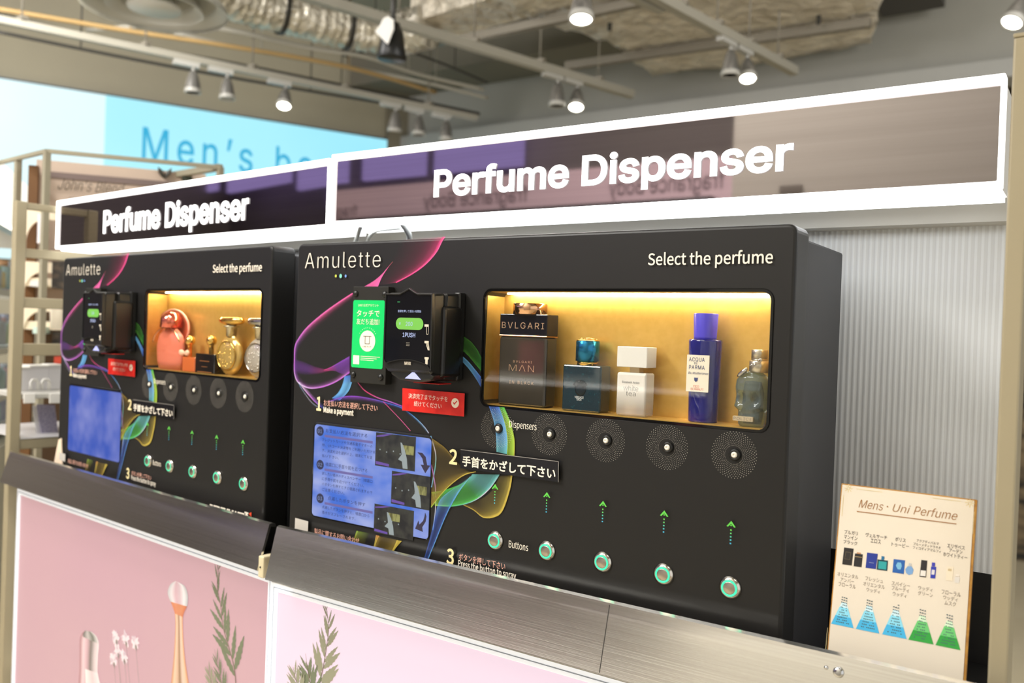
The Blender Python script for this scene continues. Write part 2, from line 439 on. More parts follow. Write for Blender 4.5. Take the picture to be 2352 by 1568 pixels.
# ------------------------------------------------------------------ ceiling services
PIPE = mat('pipe_grey', rgb(138, 132, 120), .5, .3)
PIPEW = mat('pipe_white', rgb(176, 172, 160), .5)
PIPEO = mat('pipe_ochre', rgb(172, 142, 92), .5)
DARK = mat('dark_metal', rgb(58, 56, 52), .5)
FOIL = mat('foil', rgb(226, 220, 206), .32, .6, noise=((9, 9, 9), rgb(186, 178, 160), .35, .7), bump=((16, 16, 16), .9, .05))
FOILD = mat('foil_duct', rgb(240, 231, 214), .36, .3, noise=((8, 8, 8), rgb(196, 184, 162), .3, .75), bump=((13, 13, 13), 1.0, .06))
TRACK = mat('track_grey', rgb(156, 152, 140), .5)
def pz(px, py, z): return on_z(px, py, z)
TZ = 2.85
tracks = [((-60, 33), (1095, 271), 'light grey lighting track on the left, ending above the cyan screen', 2.85, .036),
          ((640, -30), (1452, 217), 'beige lighting track crossing the middle of the ceiling', 2.85, .045),
          ((1440, -45), (1825, 164), 'lighting track below the big foil duct', 2.85, .045)]
def track_pt(i, px):
    a, b_, _, z, _w = tracks[i]; t = (px - a[0]) / (b_[0] - a[0]); return pz(px, a[1] + t * (b_[1] - a[1]), z)
for i, (a, b_, lab, z, wd) in enumerate(tracks):
    A, B = pz(*a, z), pz(*b_, z)
    t = thing('lighting_track', lab, 'track', (A + B) / 2)
    part(MB().beam(A, B, wd, wd), 'rail', TRACK, t)
    n = 5
    for k in range(n):
        q = A.lerp(B, (k + .35) / n)
        part(MB().tube([q + Vector((0, 0, .02)), Vector((q.x, q.y, 3.62))], .005, 6).beam(q + Vector((-.03, 0, .03)), q + Vector((.03, 0, .03)), .03, .02), 'hanger_rod', PIPE, t)

LAMPGLASS = mat('lamp_shell', rgb(132, 128, 122), .35, noise=((40, 40, 4), rgb(96, 94, 90), .4, .6))
LAMPRIM = mat('lamp_rim', rgb(176, 174, 168), .35)
LAMPOFF = mat('lamp_face_dim', rgb(214, 206, 194), .3)
LAMPON = mat('lamp_face_lit', (1, 1, 1), .3, emit=(1, .95, .80), es=9)
def spotlight(px, py, track, lit, tilt, label, sz=1.0, z=None):
    """track head hanging from its rail: adapter, arm, bell-shaped head, lamp face"""
    top = track_pt(track, px) if track is not None else pz(px, py, z)
    t = thing('track_spotlight', label, 'spotlight', top - Vector((0, 0, .2)), group='track spotlights under the ceiling')
    a, b_ = (pz(*tracks[track or 0][0], 2.85), pz(*tracks[track or 0][1], 2.85)); d = (b_ - a).normalized()
    part(MB().beam(top + d * -.11 + Vector((0, 0, -.03)), top + d * .03 + Vector((0, 0, -.03)), .034, .03), 'adapter', LAMPRIM, t)
    neck = top + Vector((0, 0, -.075))
    part(MB().tube([top + Vector((0, 0, -.03)), neck], .009, 8), 'arm', LAMPRIM, t)
    ax = Vector((tilt[0], tilt[1], -1)).normalized()
    s = sz
    head = part(MB().lathe([(0, -.012 * s), (.016 * s, -.01 * s), (.026 * s, .012 * s), (.035 * s, .045 * s), (.041 * s, .08 * s), (.042 * s, .095 * s)], neck, ax, 20), 'lamp_head', LAMPGLASS, t)
    part(MB().lathe([(.043 * s, .09 * s), (.045 * s, .1 * s), (.044 * s, .112 * s), (.037 * s, .112 * s), (.037 * s, .1 * s)], neck, ax, 20, caps=False), 'rim', LAMPRIM, t)
    part(MB().lathe([(.0, .1075 * s), (.0375 * s, .1075 * s)], neck, ax, 20), 'lamp_face', LAMPON if lit else LAMPOFF, t, label='lit lamp face' if lit else None)
    if lit:
        ld = bpy.data.lights.new('spot_beam', 'SPOT'); ld.energy = 22; ld.spot_size = R2(70); ld.spot_blend = .6; ld.color = (1, .93, .8); ld.shadow_soft_size = .04
        lo = bpy.data.objects.new('spot_beam', ld); COL.objects.link(lo); lo.location = neck + ax * (.13 * s)
        lo.rotation_euler = ax.to_track_quat('-Z', 'Y').to_euler()
    return t
spotlight(445, 150, 0, False, (0, 0), 'unlit spotlight first from the left on the left track', 1.0)
spotlight(523, 170, 0, False, (.05, 0), 'unlit spotlight second from the left on the left track', 1.0)
spotlight(657, 195, 0, True, (.3, -.35), 'lit spotlight hanging alone from the left track', 1.0)
spotlight(910, 240, 0, False, (-.15, .1), 'unlit spotlight in front of the wall corner beside the screen', 1.05)
spotlight(963, 250, 0, False, (0, 0), 'unlit spotlight in the middle of three at the end of the left track', 1.05)
spotlight(1025, 262, 0, False, (.0, .05), 'unlit spotlight last at the tip of the left track', 1.05)
spotlight(1282, 172, 1, False, (0, 0), 'unlit spotlight on the middle track', 1.05)
spotlight(1327, 186, 1, True, (.2, -.4), 'lit spotlight on the middle track', 1.05)
spotlight(1680, 84, 2, False, (0, 0), 'unlit spotlight on the track below the foil duct', 1.0)
spotlight(1718, 106, 2, True, (.2, -.4), 'lit spotlight on the track below the foil duct', 1.0)
q = pz(2350, -60, 2.85); spotlight(2352, -40, None, True, (-.35, -.5), 'lit spotlight at the right edge above the beige post', 1.0, z=2.85)
q = at_d(1340, -62, 3.3); spotlight(1340, -62, None, True, (.1, -.2), 'lit spotlight at the top of the ceiling left of the foil duct', 1.15, z=2.85)
q = pz(2350, -60, 2.85)
t = thing('lighting_track', 'lighting track end above the beige post', 'track', q)
part(MB().beam(q + Vector((-.12, -.5, 0)), q + Vector((.1, .4, 0)), .045, .045), 'rail', TRACK, t)
part(MB().tube([q, Vector((q.x, q.y, 3.62))], .005, 6), 'hanger_rod', PIPE, t)
q = pz(1340, -62, 2.85)
t = thing('lighting_track', 'short lighting track at the top edge above the foil duct', 'track', q)
part(MB().beam(q + Vector((-.1, -.4, 0)), q + Vector((.12, .5, 0)), .045, .045), 'rail', TRACK, t)
part(MB().tube([q, Vector((q.x, q.y, 3.62))], .005, 6), 'hanger_rod', PIPE, t)

# round air diffuser: stepped cone rings
dc = pz(355, 22, 2.75); R0 = .31
t = thing('air_diffuser', 'round white ceiling air diffuser with stepped rings', 'air vent', dc)
DIFW = mat('diffuser_white', rgb(196, 194, 184), .5)
part(MB().lathe([(R0, 0), (R0 * .99, .015), (R0 * .86, .03), (R0 * .78, .09), (R0 * .8, .1), (R0 * .98, .03), (R0, 0)], dc, (0, 0, 1), 48, caps=False), 'outer_ring', DIFW, t)
part(MB().lathe([(R0 * .66, .0), (R0 * .655, .012), (R0 * .54, .03), (R0 * .48, .09), (R0 * .52, .09), (R0 * .62, .02), (R0 * .66, 0)], dc, (0, 0, 1), 48, caps=False), 'middle_ring', DIFW, t)
part(MB().lathe([(0, .004), (R0 * .36, .0), (R0 * .37, .012), (R0 * .28, .03), (R0 * .22, .09), (0, .1)], dc, (0, 0, 1), 40), 'center_cone', DIFW, t)
part(MB().lathe([(R0 * .8, .1), (R0 * .78, .3), (R0 * .3, .34), (R0 * .3, 3.62 - dc.z)], dc, (0, 0, 1), 36), 'neck_box', mat('diffuser_box', rgb(120, 118, 108), .6), t)
part(MB().lathe([(R0 * .85, .055), (R0 * .78, .1), (0, .1)], dc, (0, 0, 1), 36), 'throat', mat('vent_dark', rgb(176, 174, 166), .8), t)

# flexible foil duct with black straps
pts = [pz(x, y, 3.18) for x, y in ((420, -60), (560, 0), (680, 32), (800, 62), (905, 75), (985, 60))]
def smooth(pts, n):
    out = []
    P = [pts[0]] + list(pts) + [pts[-1]]
    for i in range(1, len(P) - 2):
        for k in range(n):
            t_ = k / n; a, b_, c, d = P[i - 1], P[i], P[i + 1], P[i + 2]
            out.append(.5 * ((2 * b_) + (-a + c) * t_ + (2 * a - 5 * b_ + 4 * c - d) * t_ ** 2 + (-a + 3 * b_ - 3 * c + d) * t_ ** 3))
    out.append(P[-2]); return out
sp = smooth([Vector(p) for p in pts], 22)
rr = [.125 + .006 * math.sin(i * 1.7) + random.uniform(-.006, .006) for i in range(len(sp))]
t = thing('flexible_duct', 'silver foil flexible duct hanging beside the round diffuser', 'air duct', sp[len(sp) // 2])
part(MB().tube(sp, rr, 28), 'duct_sleeve', FOIL, t)
for k in (38, 66):
    q = sp[k]; d = (sp[k + 1] - sp[k - 1]).normalized()
    part(MB().lathe([(.137, -.014), (.137, .014), (.13, .014), (.13, -.014), (.137, -.014)], q, d, 28, caps=False).beam(q + Vector((0, 0, .12)), Vector((q.x, q.y, 3.62)), .02, .004), 'strap', DARK, t)
# short foil duct behind the middle track
A, B = pz(1010, 26, 3.3), pz(1150, -16, 3.3)
d = (B - A)
solo(MB().beam(A - d * .15, B + d * .8, .34, .2), 'branch_duct', FOILD, 'short silver foil duct behind the middle lighting track', 'air duct', (A + B) / 2)
# large insulated rectangular duct
Z1 = 3.12
poly = [pz(1090, -30, Z1), pz(1235, 52, Z1), pz(1390, 95, Z1), pz(1500, 172, Z1), pz(1720, 150, Z1), pz(2005, 98, Z1), pz(2035, -40, Z1), pz(1900, -200, Z1), pz(1200, -200, Z1)]
bm = bmesh.new()
lo = [bm.verts.new(p) for p in poly]; f = bm.faces.new(lo)
ex = bmesh.ops.extrude_face_region(bm, geom=[f]); 
for v in [g for g in ex['geom'] if isinstance(g, bmesh.types.BMVert)]: v.co.z += .32
bmesh.ops.recalc_face_normals(bm, faces=bm.faces)
bmesh.ops.triangulate(bm, faces=bm.faces)
bmesh.ops.subdivide_edges(bm, edges=bm.edges[:], cuts=7, use_grid_fill=True)
for v in bm.verts: v.co += Vector((random.uniform(-1, 1), random.uniform(-1, 1), random.uniform(-1, 1))) * .012
t = thing('insulated_duct', 'large crumpled foil duct filling the upper right of the ceiling', 'air duct', pz(1700, 60, Z1))
b = MB(); b.bm(bm, smooth=True); part(b, 'foil_wrap', FOILD, t)
for a, c in (((1040, 96), (1520, -6)), ((1300, 152), (2000, 52))):
    A, B = pz(*a, 3.08), pz(*c, 3.08)
    part(MB().beam(A, B, .045, .045), 'support_channel', PIPE, t)
for x, y in ((1880, 55), (1400, 70)):
    q = pz(x, y, 3.08); part(MB().tube([q, Vector((q.x, q.y, 3.62))], .012, 8), 'hanger_rod', DARK, t)
A, B = pz(1990, -40, 3.3), pz(2050, 15, 3.3)
solo(MB().box(A.x, A.x + .32, A.y + .1, A.y + .42, 3.25, 3.45), 'damper_box', DARK, 'dark box on the end of the big foil duct', 'ceiling box', (A.x + .16, A.y + .26, 3.25))
# beam of the ceiling in front of the back wall
struct(MB().box(-4.4, -1.55, 4.05, 4.5, 3.3, 3.62), 'beam_1', mat('beam_paint', rgb(112, 108, 96), .85))
# conduits
for pl_, z, r, mt, lab in (
    ([(200, 68), (460, 60), (700, 108), (840, 130), (960, 170), (1110, 205)], 3.05, .013, PIPEW, 'thin white conduit running below the flexible duct'),
    ([(400, 75), (600, 120), (830, 160), (1000, 195), (1120, 225)], 3.02, .012, PIPEW, 'thin pale conduit below the first white conduit'),
    ([(-20, 18), (300, 72), (520, 105), (800, 155), (1000, 212)], 3.0, .014, PIPEO, 'ochre conduit running over the left lighting track'),
    ([(-20, 32), (300, 105), (600, 160), (1100, 262)], 2.98, .015, DARK, 'dark steel channel just above the left lighting track'),
    ([(-20, 70), (300, 135), (600, 190), (900, 240)], 2.9, .01, DARK, 'thin dark rail along the wall above the cyan screen'),
    ([(790, 128), (900, 112), (1000, 140), (1120, 190)], 3.08, .008, DARK, 'sagging black cable beside the black ceiling lamp'),
    ([(1010, 100), (1200, 55), (1420, 8)], 3.25, .02, PIPE, 'grey pipe crossing above the middle lighting track')):
    P = smooth([pz(x, y, z) for x, y in pl_], 6)
    q = P[len(P) // 2]
    b = MB().tube(P, r, 8)
    for k in (len(P) // 4, len(P) * 3 // 4): b.tube([P[k], Vector((P[k].x, P[k].y, 3.62))], .004, 6)
    solo(b, 'conduit', mt, lab, 'pipe', q)
# black ceiling lamp
q = at_d(902, 62, 3.75)
t = thing('black_ceiling_lamp', 'black bell shaped lamp with a white flap hanging below the middle track', 'ceiling lamp', q - Vector((0, 0, .15)))
part(MB().lathe([(0, .02), (.03, .015), (.048, -.03), (.056, -.09), (.064, -.135), (.06, -.14), (.0, -.14)], q, (0, 0, 1), 24), 'lamp_shell', mat('lamp_black', rgb(14, 14, 13), .4), t)
part(MB().tube([q + Vector((0, 0, .01)), Vector((q.x, q.y, TZ))], .012, 8), 'stem', DARK, t)
FP = Plane(q + r_ * -.015 + f_ * -.075, r_, u_)
part(MB().sheet([FP.p(a, c) for a, c in ((.005, .02), (.03, .005), (.03, -.035), (.02, -.06), (.005, -.1), (-.05, -.045), (-.03, -.02), (-.015, .01))], 0, .012, FP.N), 'flap', WHITE, t, bevel=.003)

# ------------------------------------------------------------------ one bay of the fixture
LBOX_X = {'R': (-.418, .560), 'L': (-.597, .436)}
DECKZ = .995
def bay_root(name, label, cat, bay, base): return thing(name, label, cat, base, BAY[bay])

POLY = bpy.data.materials.new('fluted_sheet'); POLY.use_nodes = True; MATS['fluted_sheet'] = POLY
nt = POLY.node_tree; pb = nt.nodes['Principled BSDF']
pb.inputs['Base Color'].default_value = (*rgb(226, 229, 232), 1); pb.inputs['Roughness'].default_value = .28; pb.inputs['Specular IOR Level'].default_value = .6
tc = nt.nodes.new('ShaderNodeTexCoord'); sp_ = nt.nodes.new('ShaderNodeSeparateXYZ'); nt.links.new(tc.outputs['Object'], sp_.inputs[0])
mu = nt.nodes.new('ShaderNodeMath'); mu.operation = 'MULTIPLY'; mu.inputs[1].default_value = 2 * math.pi / .0072; nt.links.new(sp_.outputs[0], mu.inputs[0])
sn = nt.nodes.new('ShaderNodeMath'); sn.operation = 'SINE'; nt.links.new(mu.outputs[0], sn.inputs[0])
rp = nt.nodes.new('ShaderNodeValToRGB'); rp.color_ramp.elements[0].position = .0; rp.color_ramp.elements[1].position = .5
rp.color_ramp.elements[0].color = (*rgb(216, 218, 220), 1); rp.color_ramp.elements[1].color = (*rgb(228, 231, 234), 1)
nt.links.new(sn.outputs[0], rp.inputs[0]); nt.links.new(rp.outputs[0], pb.inputs['Base Color'])
bpn = nt.nodes.new('ShaderNodeBump'); bpn.inputs['Strength'].default_value = .3; bpn.inputs['Distance'].default_value = .001
nt.links.new(sn.outputs[0], bpn.inputs['Height']); nt.links.new(bpn.outputs[0], pb.inputs['Normal'])

SIGNFACE = mat('sign_face', rgb(150, 143, 142), .03, 1.0, noise=((2, 2, 120), rgb(142, 135, 134), .3, .7))
FRAMEW = mat('lightbox_frame_added_glow', rgb(226, 230, 236), .35, emit=(.93, .96, 1), es=.5)  # the frame is no lamp; emission added to whiten it
GREYRAIL = mat('grey_rail', rgb(196, 194, 188), .45)
def build_bay(bay, L):
    x0, x1 = LBOX_X[bay]; M = BAY[bay]
    cx = (x0 + x1) / 2
    ys = .085 if bay == 'R' else .065
    # header light box
    zb, zt = (1.5447, 1.6610) if bay == 'R' else (1.5375, 1.6525)
    t = bay_root('header_sign', L['sign'], 'sign', bay, (cx, ys + .07, zb))
    fr = yplane(ys, bay)
    b = MB(); add_plate(b, fr, [rrect(x0, x1, zb, zt, .001, 1), rrect(x0 + .006, x1 - .004, zb + .0055, zt - .0105, .001, 1)], .0, -.02); part(b, 'frame', LED, t, label='glowing white frame')
    part(MB().box(x0 + .006, x1 - .004, ys + .004, ys + .012, zb + .0055, zt - .0105), 'face_panel', SIGNFACE, t)
    part(MB().box(x0 + .002, x1 - .002, ys + .021, ys + .092, zb + .002, zt - .002), 'light_case', WHITE, t)
    part(MB().box(x0 + .004, x1 - .004, ys + .012, ys + .088, zb - .004, zb + .0015), 'underside_diffuser', LEDUNDER, t, label='glowing underside')
    b = MB()
    if bay == 'R': text_px(b, fr, 'Perfume Dispenser', 993, 393, 450, 1821, bold=.024, res=8, off=-.0025)
    else: text_px(b, fr, 'Perfume Dispenser', 234, 486, 534, 568, bold=.024, res=8, off=-.0025)
    part(b, 'lettering', LETTER, t)
    # back sheet
    solo(MB().box(x0 + .004, x1 - .002, .262, .270, 1.105, 1.53), 'fluted_back_panel', POLY, L['back'], 'back panel', (cx, .266, 1.105), M)
    solo(MB().box(x0 + .004, x1 - .002, .225, .262, 1.527, 1.56), 'panel_rail', GREYRAIL, L['rail'], 'rail', (cx, .24, 1.527), M)
    solo(MB().box(x0 + .004, x1 - .002, .262, .272, .98, 1.105), 'black_skirt_board', mat('black_board', rgb(14, 14, 14), .6), L['skirt'], 'board', (cx, .266, .98), M)
    solo(MB().bevbox(x0 + .002, x1 - .002, -.002, .262, DECKZ - .018, DECKZ, .002), 'shelf_deck', mat('deck_black', rgb(16, 16, 16), .5), L['deck'], 'shelf', (cx, .12, DECKZ - .018), M)
    # slanted guard rail
    if bay == 'R': gx0, gx1, zt_, zb_ = -.3888, .600, 1.0662, .988
    else: gx0, gx1, zt_, zb_ = -.575, .439, 1.0585, .9885
    t = bay_root('guard_rail', L['rail_front'], 'shelf rail', bay, (cx, -.04, zb_))
    yt, yb_ = -.030, -.051
    b = MB(); th = .0035
    prof = [(yt + .012, zt_ - .006), (yt + .010, zt_ - .001), (yt + .004, zt_ + .0008), (yt - .001, zt_ - .001), (yb_, zb_), (yb_ + th, zb_), (yt + th - .001, zt_ - .005), (yt + .009, zt_ - .006)]
    n = len(prof); b.add([(x, y, z) for x in (gx0, gx1) for y, z in prof], [tuple(range(n - 1, -1, -1)), tuple(range(n, 2 * n))] + [(i, (i + 1) % n, (i + 1) % n + n, i + n) for i in range(n)])
    part(b, 'steel_plate', STEEL, t)
    b = MB()
    for x in (gx0 + .03, (gx0 + gx1) / 2, gx1 - .05): b.bevbox(x - .012, x + .012, yb_ + .01, -.021, zb_ + .002, zb_ + .03, .002)
    part(b, 'bracket', BEIGE, t)
    if bay == 'R':
        gp = Plane((0, yt - .001, zt_ - .001), (1, 0, 0), (0, yt - .001 - yb_, zt_ - .001 - zb_))
        u, v = gp.uv(1926, 1543); b = MB().lathe([(.0055, 0), (.005, .002), (.003, .003), (0, .003)], gp.p(u, v), gp.N, 16).lathe([(.0022, 0), (.002, .0015), (0, .0018)], gp.p(u - .012, v + .0015), gp.N, 10)
        part(b, 'screw', STEELPOL, t)
        u, v = gp.uv(1394, 1430)
        b = MB().add([gp.p(u - .0004, -.002, .0004), gp.p(u + .0004, -.002, .0004), gp.p(u + .0004, -.078, .0004), gp.p(u - .0004, -.078, .0004)], [(0, 1, 2, 3)])
        part(b, 'plate_seam', mat('seam_dark', rgb(60, 58, 54), .5), t)
    else:
        part(MB().bevbox(gx1 + .001, gx1 + .015, -.05, -.02, .978, 1.012, .002), 'end_bracket', mat('cream_plastic', rgb(216, 204, 170), .5), t)
        part(MB().tube([(gx1 + .008, -.0502, .995), (gx1 + .008, -.0515, .995)], .0015, 8), 'bracket_hole', DARK, t)
    # light box below
    zt2 = .9725 if bay == 'R' else .972
    t = bay_root('poster_light_box', L['box'], 'light box', bay, (cx, .03, .22))
    fx0, fx1 = (x0 + .003, x1 - .0) if bay == 'R' else (-.567, x1 - .004)
    pl = yplane(-.016, bay)
    b = MB(); add_plate(b, pl, [rrect(fx0, fx1, .2, zt2, .001, 1), rrect(fx0 + .013, fx1 - .013, .22, zt2 - .014, .001, 1)], .0, -.03, .0015); part(b, 'frame', FRAMEW, t, label='white aluminium frame with added glow')
    b = MB()
    add_plate(b, pl, [rrect(fx0 + .006, fx1 - .006, .212, zt2 - .0065, .001, 1), rrect(fx0 + .0075, fx1 - .0075, .214, zt2 - .008, .001, 1)], .0003, -.001); part(b, 'frame_groove', mat('groove', rgb(176, 186, 206), .5), t)
    part(MB().box(fx0 + .004, fx1 - .004, -.011, .2, .215, zt2 - .004), 'case', GREYRAIL, t)
    part(MB().box(fx0 + .003, fx1 - .003, -.018, -.004, zt2 + .0, zt2 + .02), 'top_rail', GREYRAIL, t)
    po = yplane(-.0125, bay)
    pg = MB().box(fx0 + .013, fx1 - .013, -.0125, -.0115, .22, zt2 - .014)
    if bay == 'R': pm = mat('poster_right', rgb(120, 104, 112), .4, emit=rgb(250, 226, 240), es=.84, noise=((1.6, 1, 2.2), rgb(254, 226, 238), .3, .7))
    else: pm = mat('poster_left', rgb(120, 92, 98), .4, emit=rgb(228, 182, 190), es=.62, noise=((1.6, 1, 2.2), rgb(236, 192, 192), .3, .7))
    pp = part(pg, 'poster', pm, t, label='backlit pink poster')
    return t, po, pp
LBL = {
 'R': dict(sign='long glowing header sign with the lit words above the nearer black machine', back='fluted translucent sheet behind the nearer machine', rail='grey rail above the fluted sheet behind the nearer machine',
           skirt='black board below the fluted sheet, behind the menu card', deck='black shelf deck under the nearer machine', rail_front='slanted brushed steel rail in front of the nearer machine',
           box='bright pink poster light box under the nearer machine'),
 'L': dict(sign='glowing header sign above the farther machine, next to the open frame', back='fluted translucent sheet behind the farther machine', rail='grey rail above the fluted sheet behind the farther machine',
           skirt='black board behind the farther machine', deck='black shelf deck under the farther machine', rail_front='slanted brushed steel rail in front of the farther machine',
           box='pink poster light box with tall bottle picture under the farther machine')}
BOXR, POR, PPR = build_bay('R', LBL['R'])
BOXL, POL, PPL = build_bay('L', LBL['L'])

# ------------------------------------------------------------------ poster pictures (printed, flat)
print_mat()
LEAF1 = (*rgb(116, 124, 100), 1); LEAF2 = (*rgb(150, 150, 128), 1); STEM = (*rgb(126, 108, 100), 1)
def leaf(mb, pl, base, ang, ln, wd, col, off, teeth=6):
    d = Vector((math.cos(ang), math.sin(ang))); s = Vector((-d.y, d.x)); out = []
    L_, R_ = [], []
    for k in range(teeth * 2 + 1):
        t_ = k / (teeth * 2); wv = wd * (math.sin(math.pi * t_ ** .75) ** .9) * (1.0 if k % 2 else .72)
        c = Vector(base) + d * (ln * t_)
        L_.append(c + s * wv); R_.append(c - s * wv)
    pts = L_ + R_[::-1]
    n = len(L_)
    P = [pl.p(q.x, q.y, off) for q in L_] + [pl.p(q.x, q.y, off) for q in R_]
    mb.add(P, [(i, i + 1, n + i + 1, n + i) for i in range(n - 1)], [col] * (2 * n))
def ink_line(mb, pl, pts, wd, cols, off, prof=(1, 1)):
    """printed stroke along plane points"""
    P = [Vector(p) for p in pts]; n = len(P); m_ = len(prof)
    vs, cs, fs = [], [], []
    for i, p in enumerate(P):
        a, c = P[max(i - 1, 0)], P[min(i + 1, n - 1)]; d = (c - a).normalized(); s = Vector((-d.y, d.x))
        wv = wd[i] if isinstance(wd, (list, tuple)) else wd
        col = cols[min(int(i / max(n - 1, 1) * (len(cols) - 1)), len(cols) - 2)] if len(cols) > 1 else cols[0]
        if len(cols) > 1:
            f = i / (n - 1) * (len(cols) - 1); k = min(int(f), len(cols) - 2); f -= k
            col = [cols[k][j] * (1 - f) + cols[k + 1][j] * f for j in range(3)]
        for j, a_ in enumerate(prof):
            q = p + s * wv * (j / (m_ - 1) - .5); vs.append(pl.p(q.x, q.y, off)); cs.append((*col[:3], a_))
    for i in range(n - 1):
        for j in range(m_ - 1): fs.append((i * m_ + j, i * m_ + j + 1, (i + 1) * m_ + j + 1, (i + 1) * m_ + j))
    mb.add(vs, fs, cs)
def spl2(pts, n=10): return [Vector((p.x, p.y)) for p in smooth([Vector((a, c, 0)) for a, c in pts], n)]
def plant(pl, stem_px, leaves, name_parent, colA, colS, scale, zoff=0.0):
    b = MB()
    st = spl2([pl.uv(x, y) for x, y in stem_px], 10)
    n = len(st)
    ink_line(b, pl, st, [scale * (.0008 + .0022 * i / n) for i in range(n)], [colS], .0011 + zoff, (.95, .95))
    for li, (t_, side, ln, wd, tilt) in enumerate(leaves):
        i = min(int(t_ * (n - 1)), n - 2); d = (st[i] - st[i + 1]); a = math.atan2(d.y, d.x) + side * tilt
        leaf(b, pl, st[i], a, ln * scale, wd * scale, colA, .0005 + .00003 * li + zoff, 6)
    return part(b, 'printed_plant', MATS['ink'], name_parent)
lv = []
for k in range(9):
    t_ = .02 + .1 * k; s_ = 1 if k % 2 else -1
    lv.append((t_, s_, .02 + .005 * k, .0014 + .0007 * k, .35 + .04 * k)); lv.append((t_ + .04, -s_, .018 + .005 * k, .0013 + .0006 * k, .35 + .04 * k))
plant(POL, [(503, 1305), (500, 1345), (508, 1390), (514, 1440), (528, 1490), (541, 1545), (546, 1640)], lv, PPL, LEAF1, STEM, 1.15)
plant(POL, [(478, 1528), (486, 1560), (496, 1600), (510, 1660)], lv[4:14], PPL, LEAF2, STEM, .7, 0.0008)
plant(POL, [(496, 1490), (506, 1540), (520, 1600), (530, 1660)], lv[4:14], PPL, LEAF1, STEM, .75, 0.0016)
plant(POR, [(751, 1395), (756, 1440), (752, 1480), (744, 1530), (735, 1575), (728, 1650)], lv, PPR, LEAF2, STEM, .95)
plant(POR, [(704, 1500), (710, 1545), (720, 1590), (726, 1640)], lv[6:16], PPR, LEAF1, STEM, .8, 0.0008)
plant(POR, [(676, 1530), (684, 1565), (695, 1610), (705, 1650)], lv[4:14], PPR, LEAF2, STEM, .8, 0.0016)
# tall amber bottle
def shape_px(b, pl, pts, col, off):
    flat(b, pl, [pl.uv(x, y) for x, y in pts], off, col)
def sym(b, pl, left, right, cols, off):
    """printed body between a left and a right outline, colour bands across"""
    A = spl2([pl.uv(*p) for p in left], 8); B = spl2([pl.uv(*p) for p in right], 8); n = len(A); m_ = len(cols)
    vs, cs, fs = [], [], []
    for i in range(n):
        for j in range(m_):
            q = A[i].lerp(B[i], j / (m_ - 1)); vs.append(pl.p(q.x, q.y, off)); cs.append(cols[j])
    for i in range(n - 1):
        for j in range(m_ - 1): fs.append((i * m_ + j, i * m_ + j + 1, (i + 1) * m_ + j + 1, (i + 1) * m_ + j))
    b.add(vs, fs, cs)
b = MB()
am = [(*rgb(206, 140, 96), 1), (*rgb(238, 206, 178), .9), (*rgb(226, 190, 160), .8), (*rgb(150, 112, 76), .9), (*rgb(236, 210, 190), .8), (*rgb(240, 200, 170), .9), (*rgb(204, 136, 92), 1)]
sym(b, POL, [(393, 1381), (401, 1400), (404, 1430), (402, 1480), (398, 1530), (390, 1600), (380, 1660)], [(431, 1392), (422, 1412), (421, 1440), (424, 1490), (430, 1540), (442, 1610), (452, 1670)], am, .0010)
am2 = [(*rgb(214, 130, 90), .9), (*rgb(230, 152, 116), .8), (*rgb(214, 140, 104), .9), (*rgb(226, 150, 110), .8), (*rgb(206, 120, 84), .9)]
sym(b, POL, [(393, 1381), (398, 1392), (403, 1408)], [(431, 1392), (426, 1402), (421, 1416)], am2, .0013)
gl = [(*rgb(190, 196, 200), .9), (*rgb(240, 240, 244), .7), (*rgb(228, 196, 206), .5), (*rgb(222, 206, 214), .6), (*rgb(244, 244, 248), .8), (*rgb(176, 186, 190), .9)]
sym(b, POL, [(404, 1334), (394, 1340), (388, 1352), (387, 1364), (393, 1381)], [(410, 1336), (424, 1344), (431, 1358), (433, 1374), (431, 1392)], gl, .0011)
part(b, 'printed_bottle', MATS['ink'], PPL, label='printed tall amber bottle with clear stopper')
b = MB()
sv = [(*rgb(170, 110, 120), .9), (*rgb(240, 214, 222), .9), (*rgb(216, 178, 190), .9), (*rgb(120, 116, 112), .95), (*rgb(214, 200, 204), .95), (*rgb(246, 236, 240), .9)]
sym(b, POL, [(192, 1450), (185, 1466), (184, 1500), (183, 1550), (176, 1640)], [(214, 1452), (228, 1474), (226, 1510), (226, 1560), (238, 1640)], sv, .0010)
gl2 = [(*rgb(96, 96, 92), .9), (*rgb(206, 200, 200), .9), (*rgb(120, 124, 116), .9), (*rgb(236, 232, 234), .9)]
sym(b, POL, [(197, 1447), (192, 1455), (193, 1462)], [(212, 1450), (224, 1462), (228, 1478)], gl2, .0013)
sym(b, POL, [(197, 1535), (200, 1600)], [(226, 1545), (240, 1610)], [(*rgb(250, 246, 248), .95), (*rgb(236, 214, 220), .9), (*rgb(246, 240, 244), .95)], .0014)
part(b, 'printed_bottle', MATS['ink'], PPL, label='printed silver pink bottle')
b = MB()
rnd = random.Random(3)
for fx, fy in ((268, 1462), (290, 1466), (272, 1492), (286, 1506), (262, 1514), (312, 1474)):
    u, v = POL.uv(fx, fy)
    ink_line(b, POL, spl2([(u, v), POL.uv(fx + 6, fy + 70), POL.uv(fx + 14, fy + 150)], 6), .0012, [rgb(160, 150, 146)], .0009, (.8, .8))
    for k in range(26):
        a = rnd.uniform(0, 6.28); leaf(b, POL, (u, v), a, rnd.uniform(.009, .019), .0045, (*(rgb(246, 232, 240) if k % 3 else rgb(222, 204, 216)), .9), .0012 + .00002 * k, 3)
    leaf(b, POL, (u + .002, v - .004), -1.2, .012, .004, (*rgb(140, 132, 126), .9), .0017, 3)
part(b, 'printed_flowers', MATS['ink'], PPL)

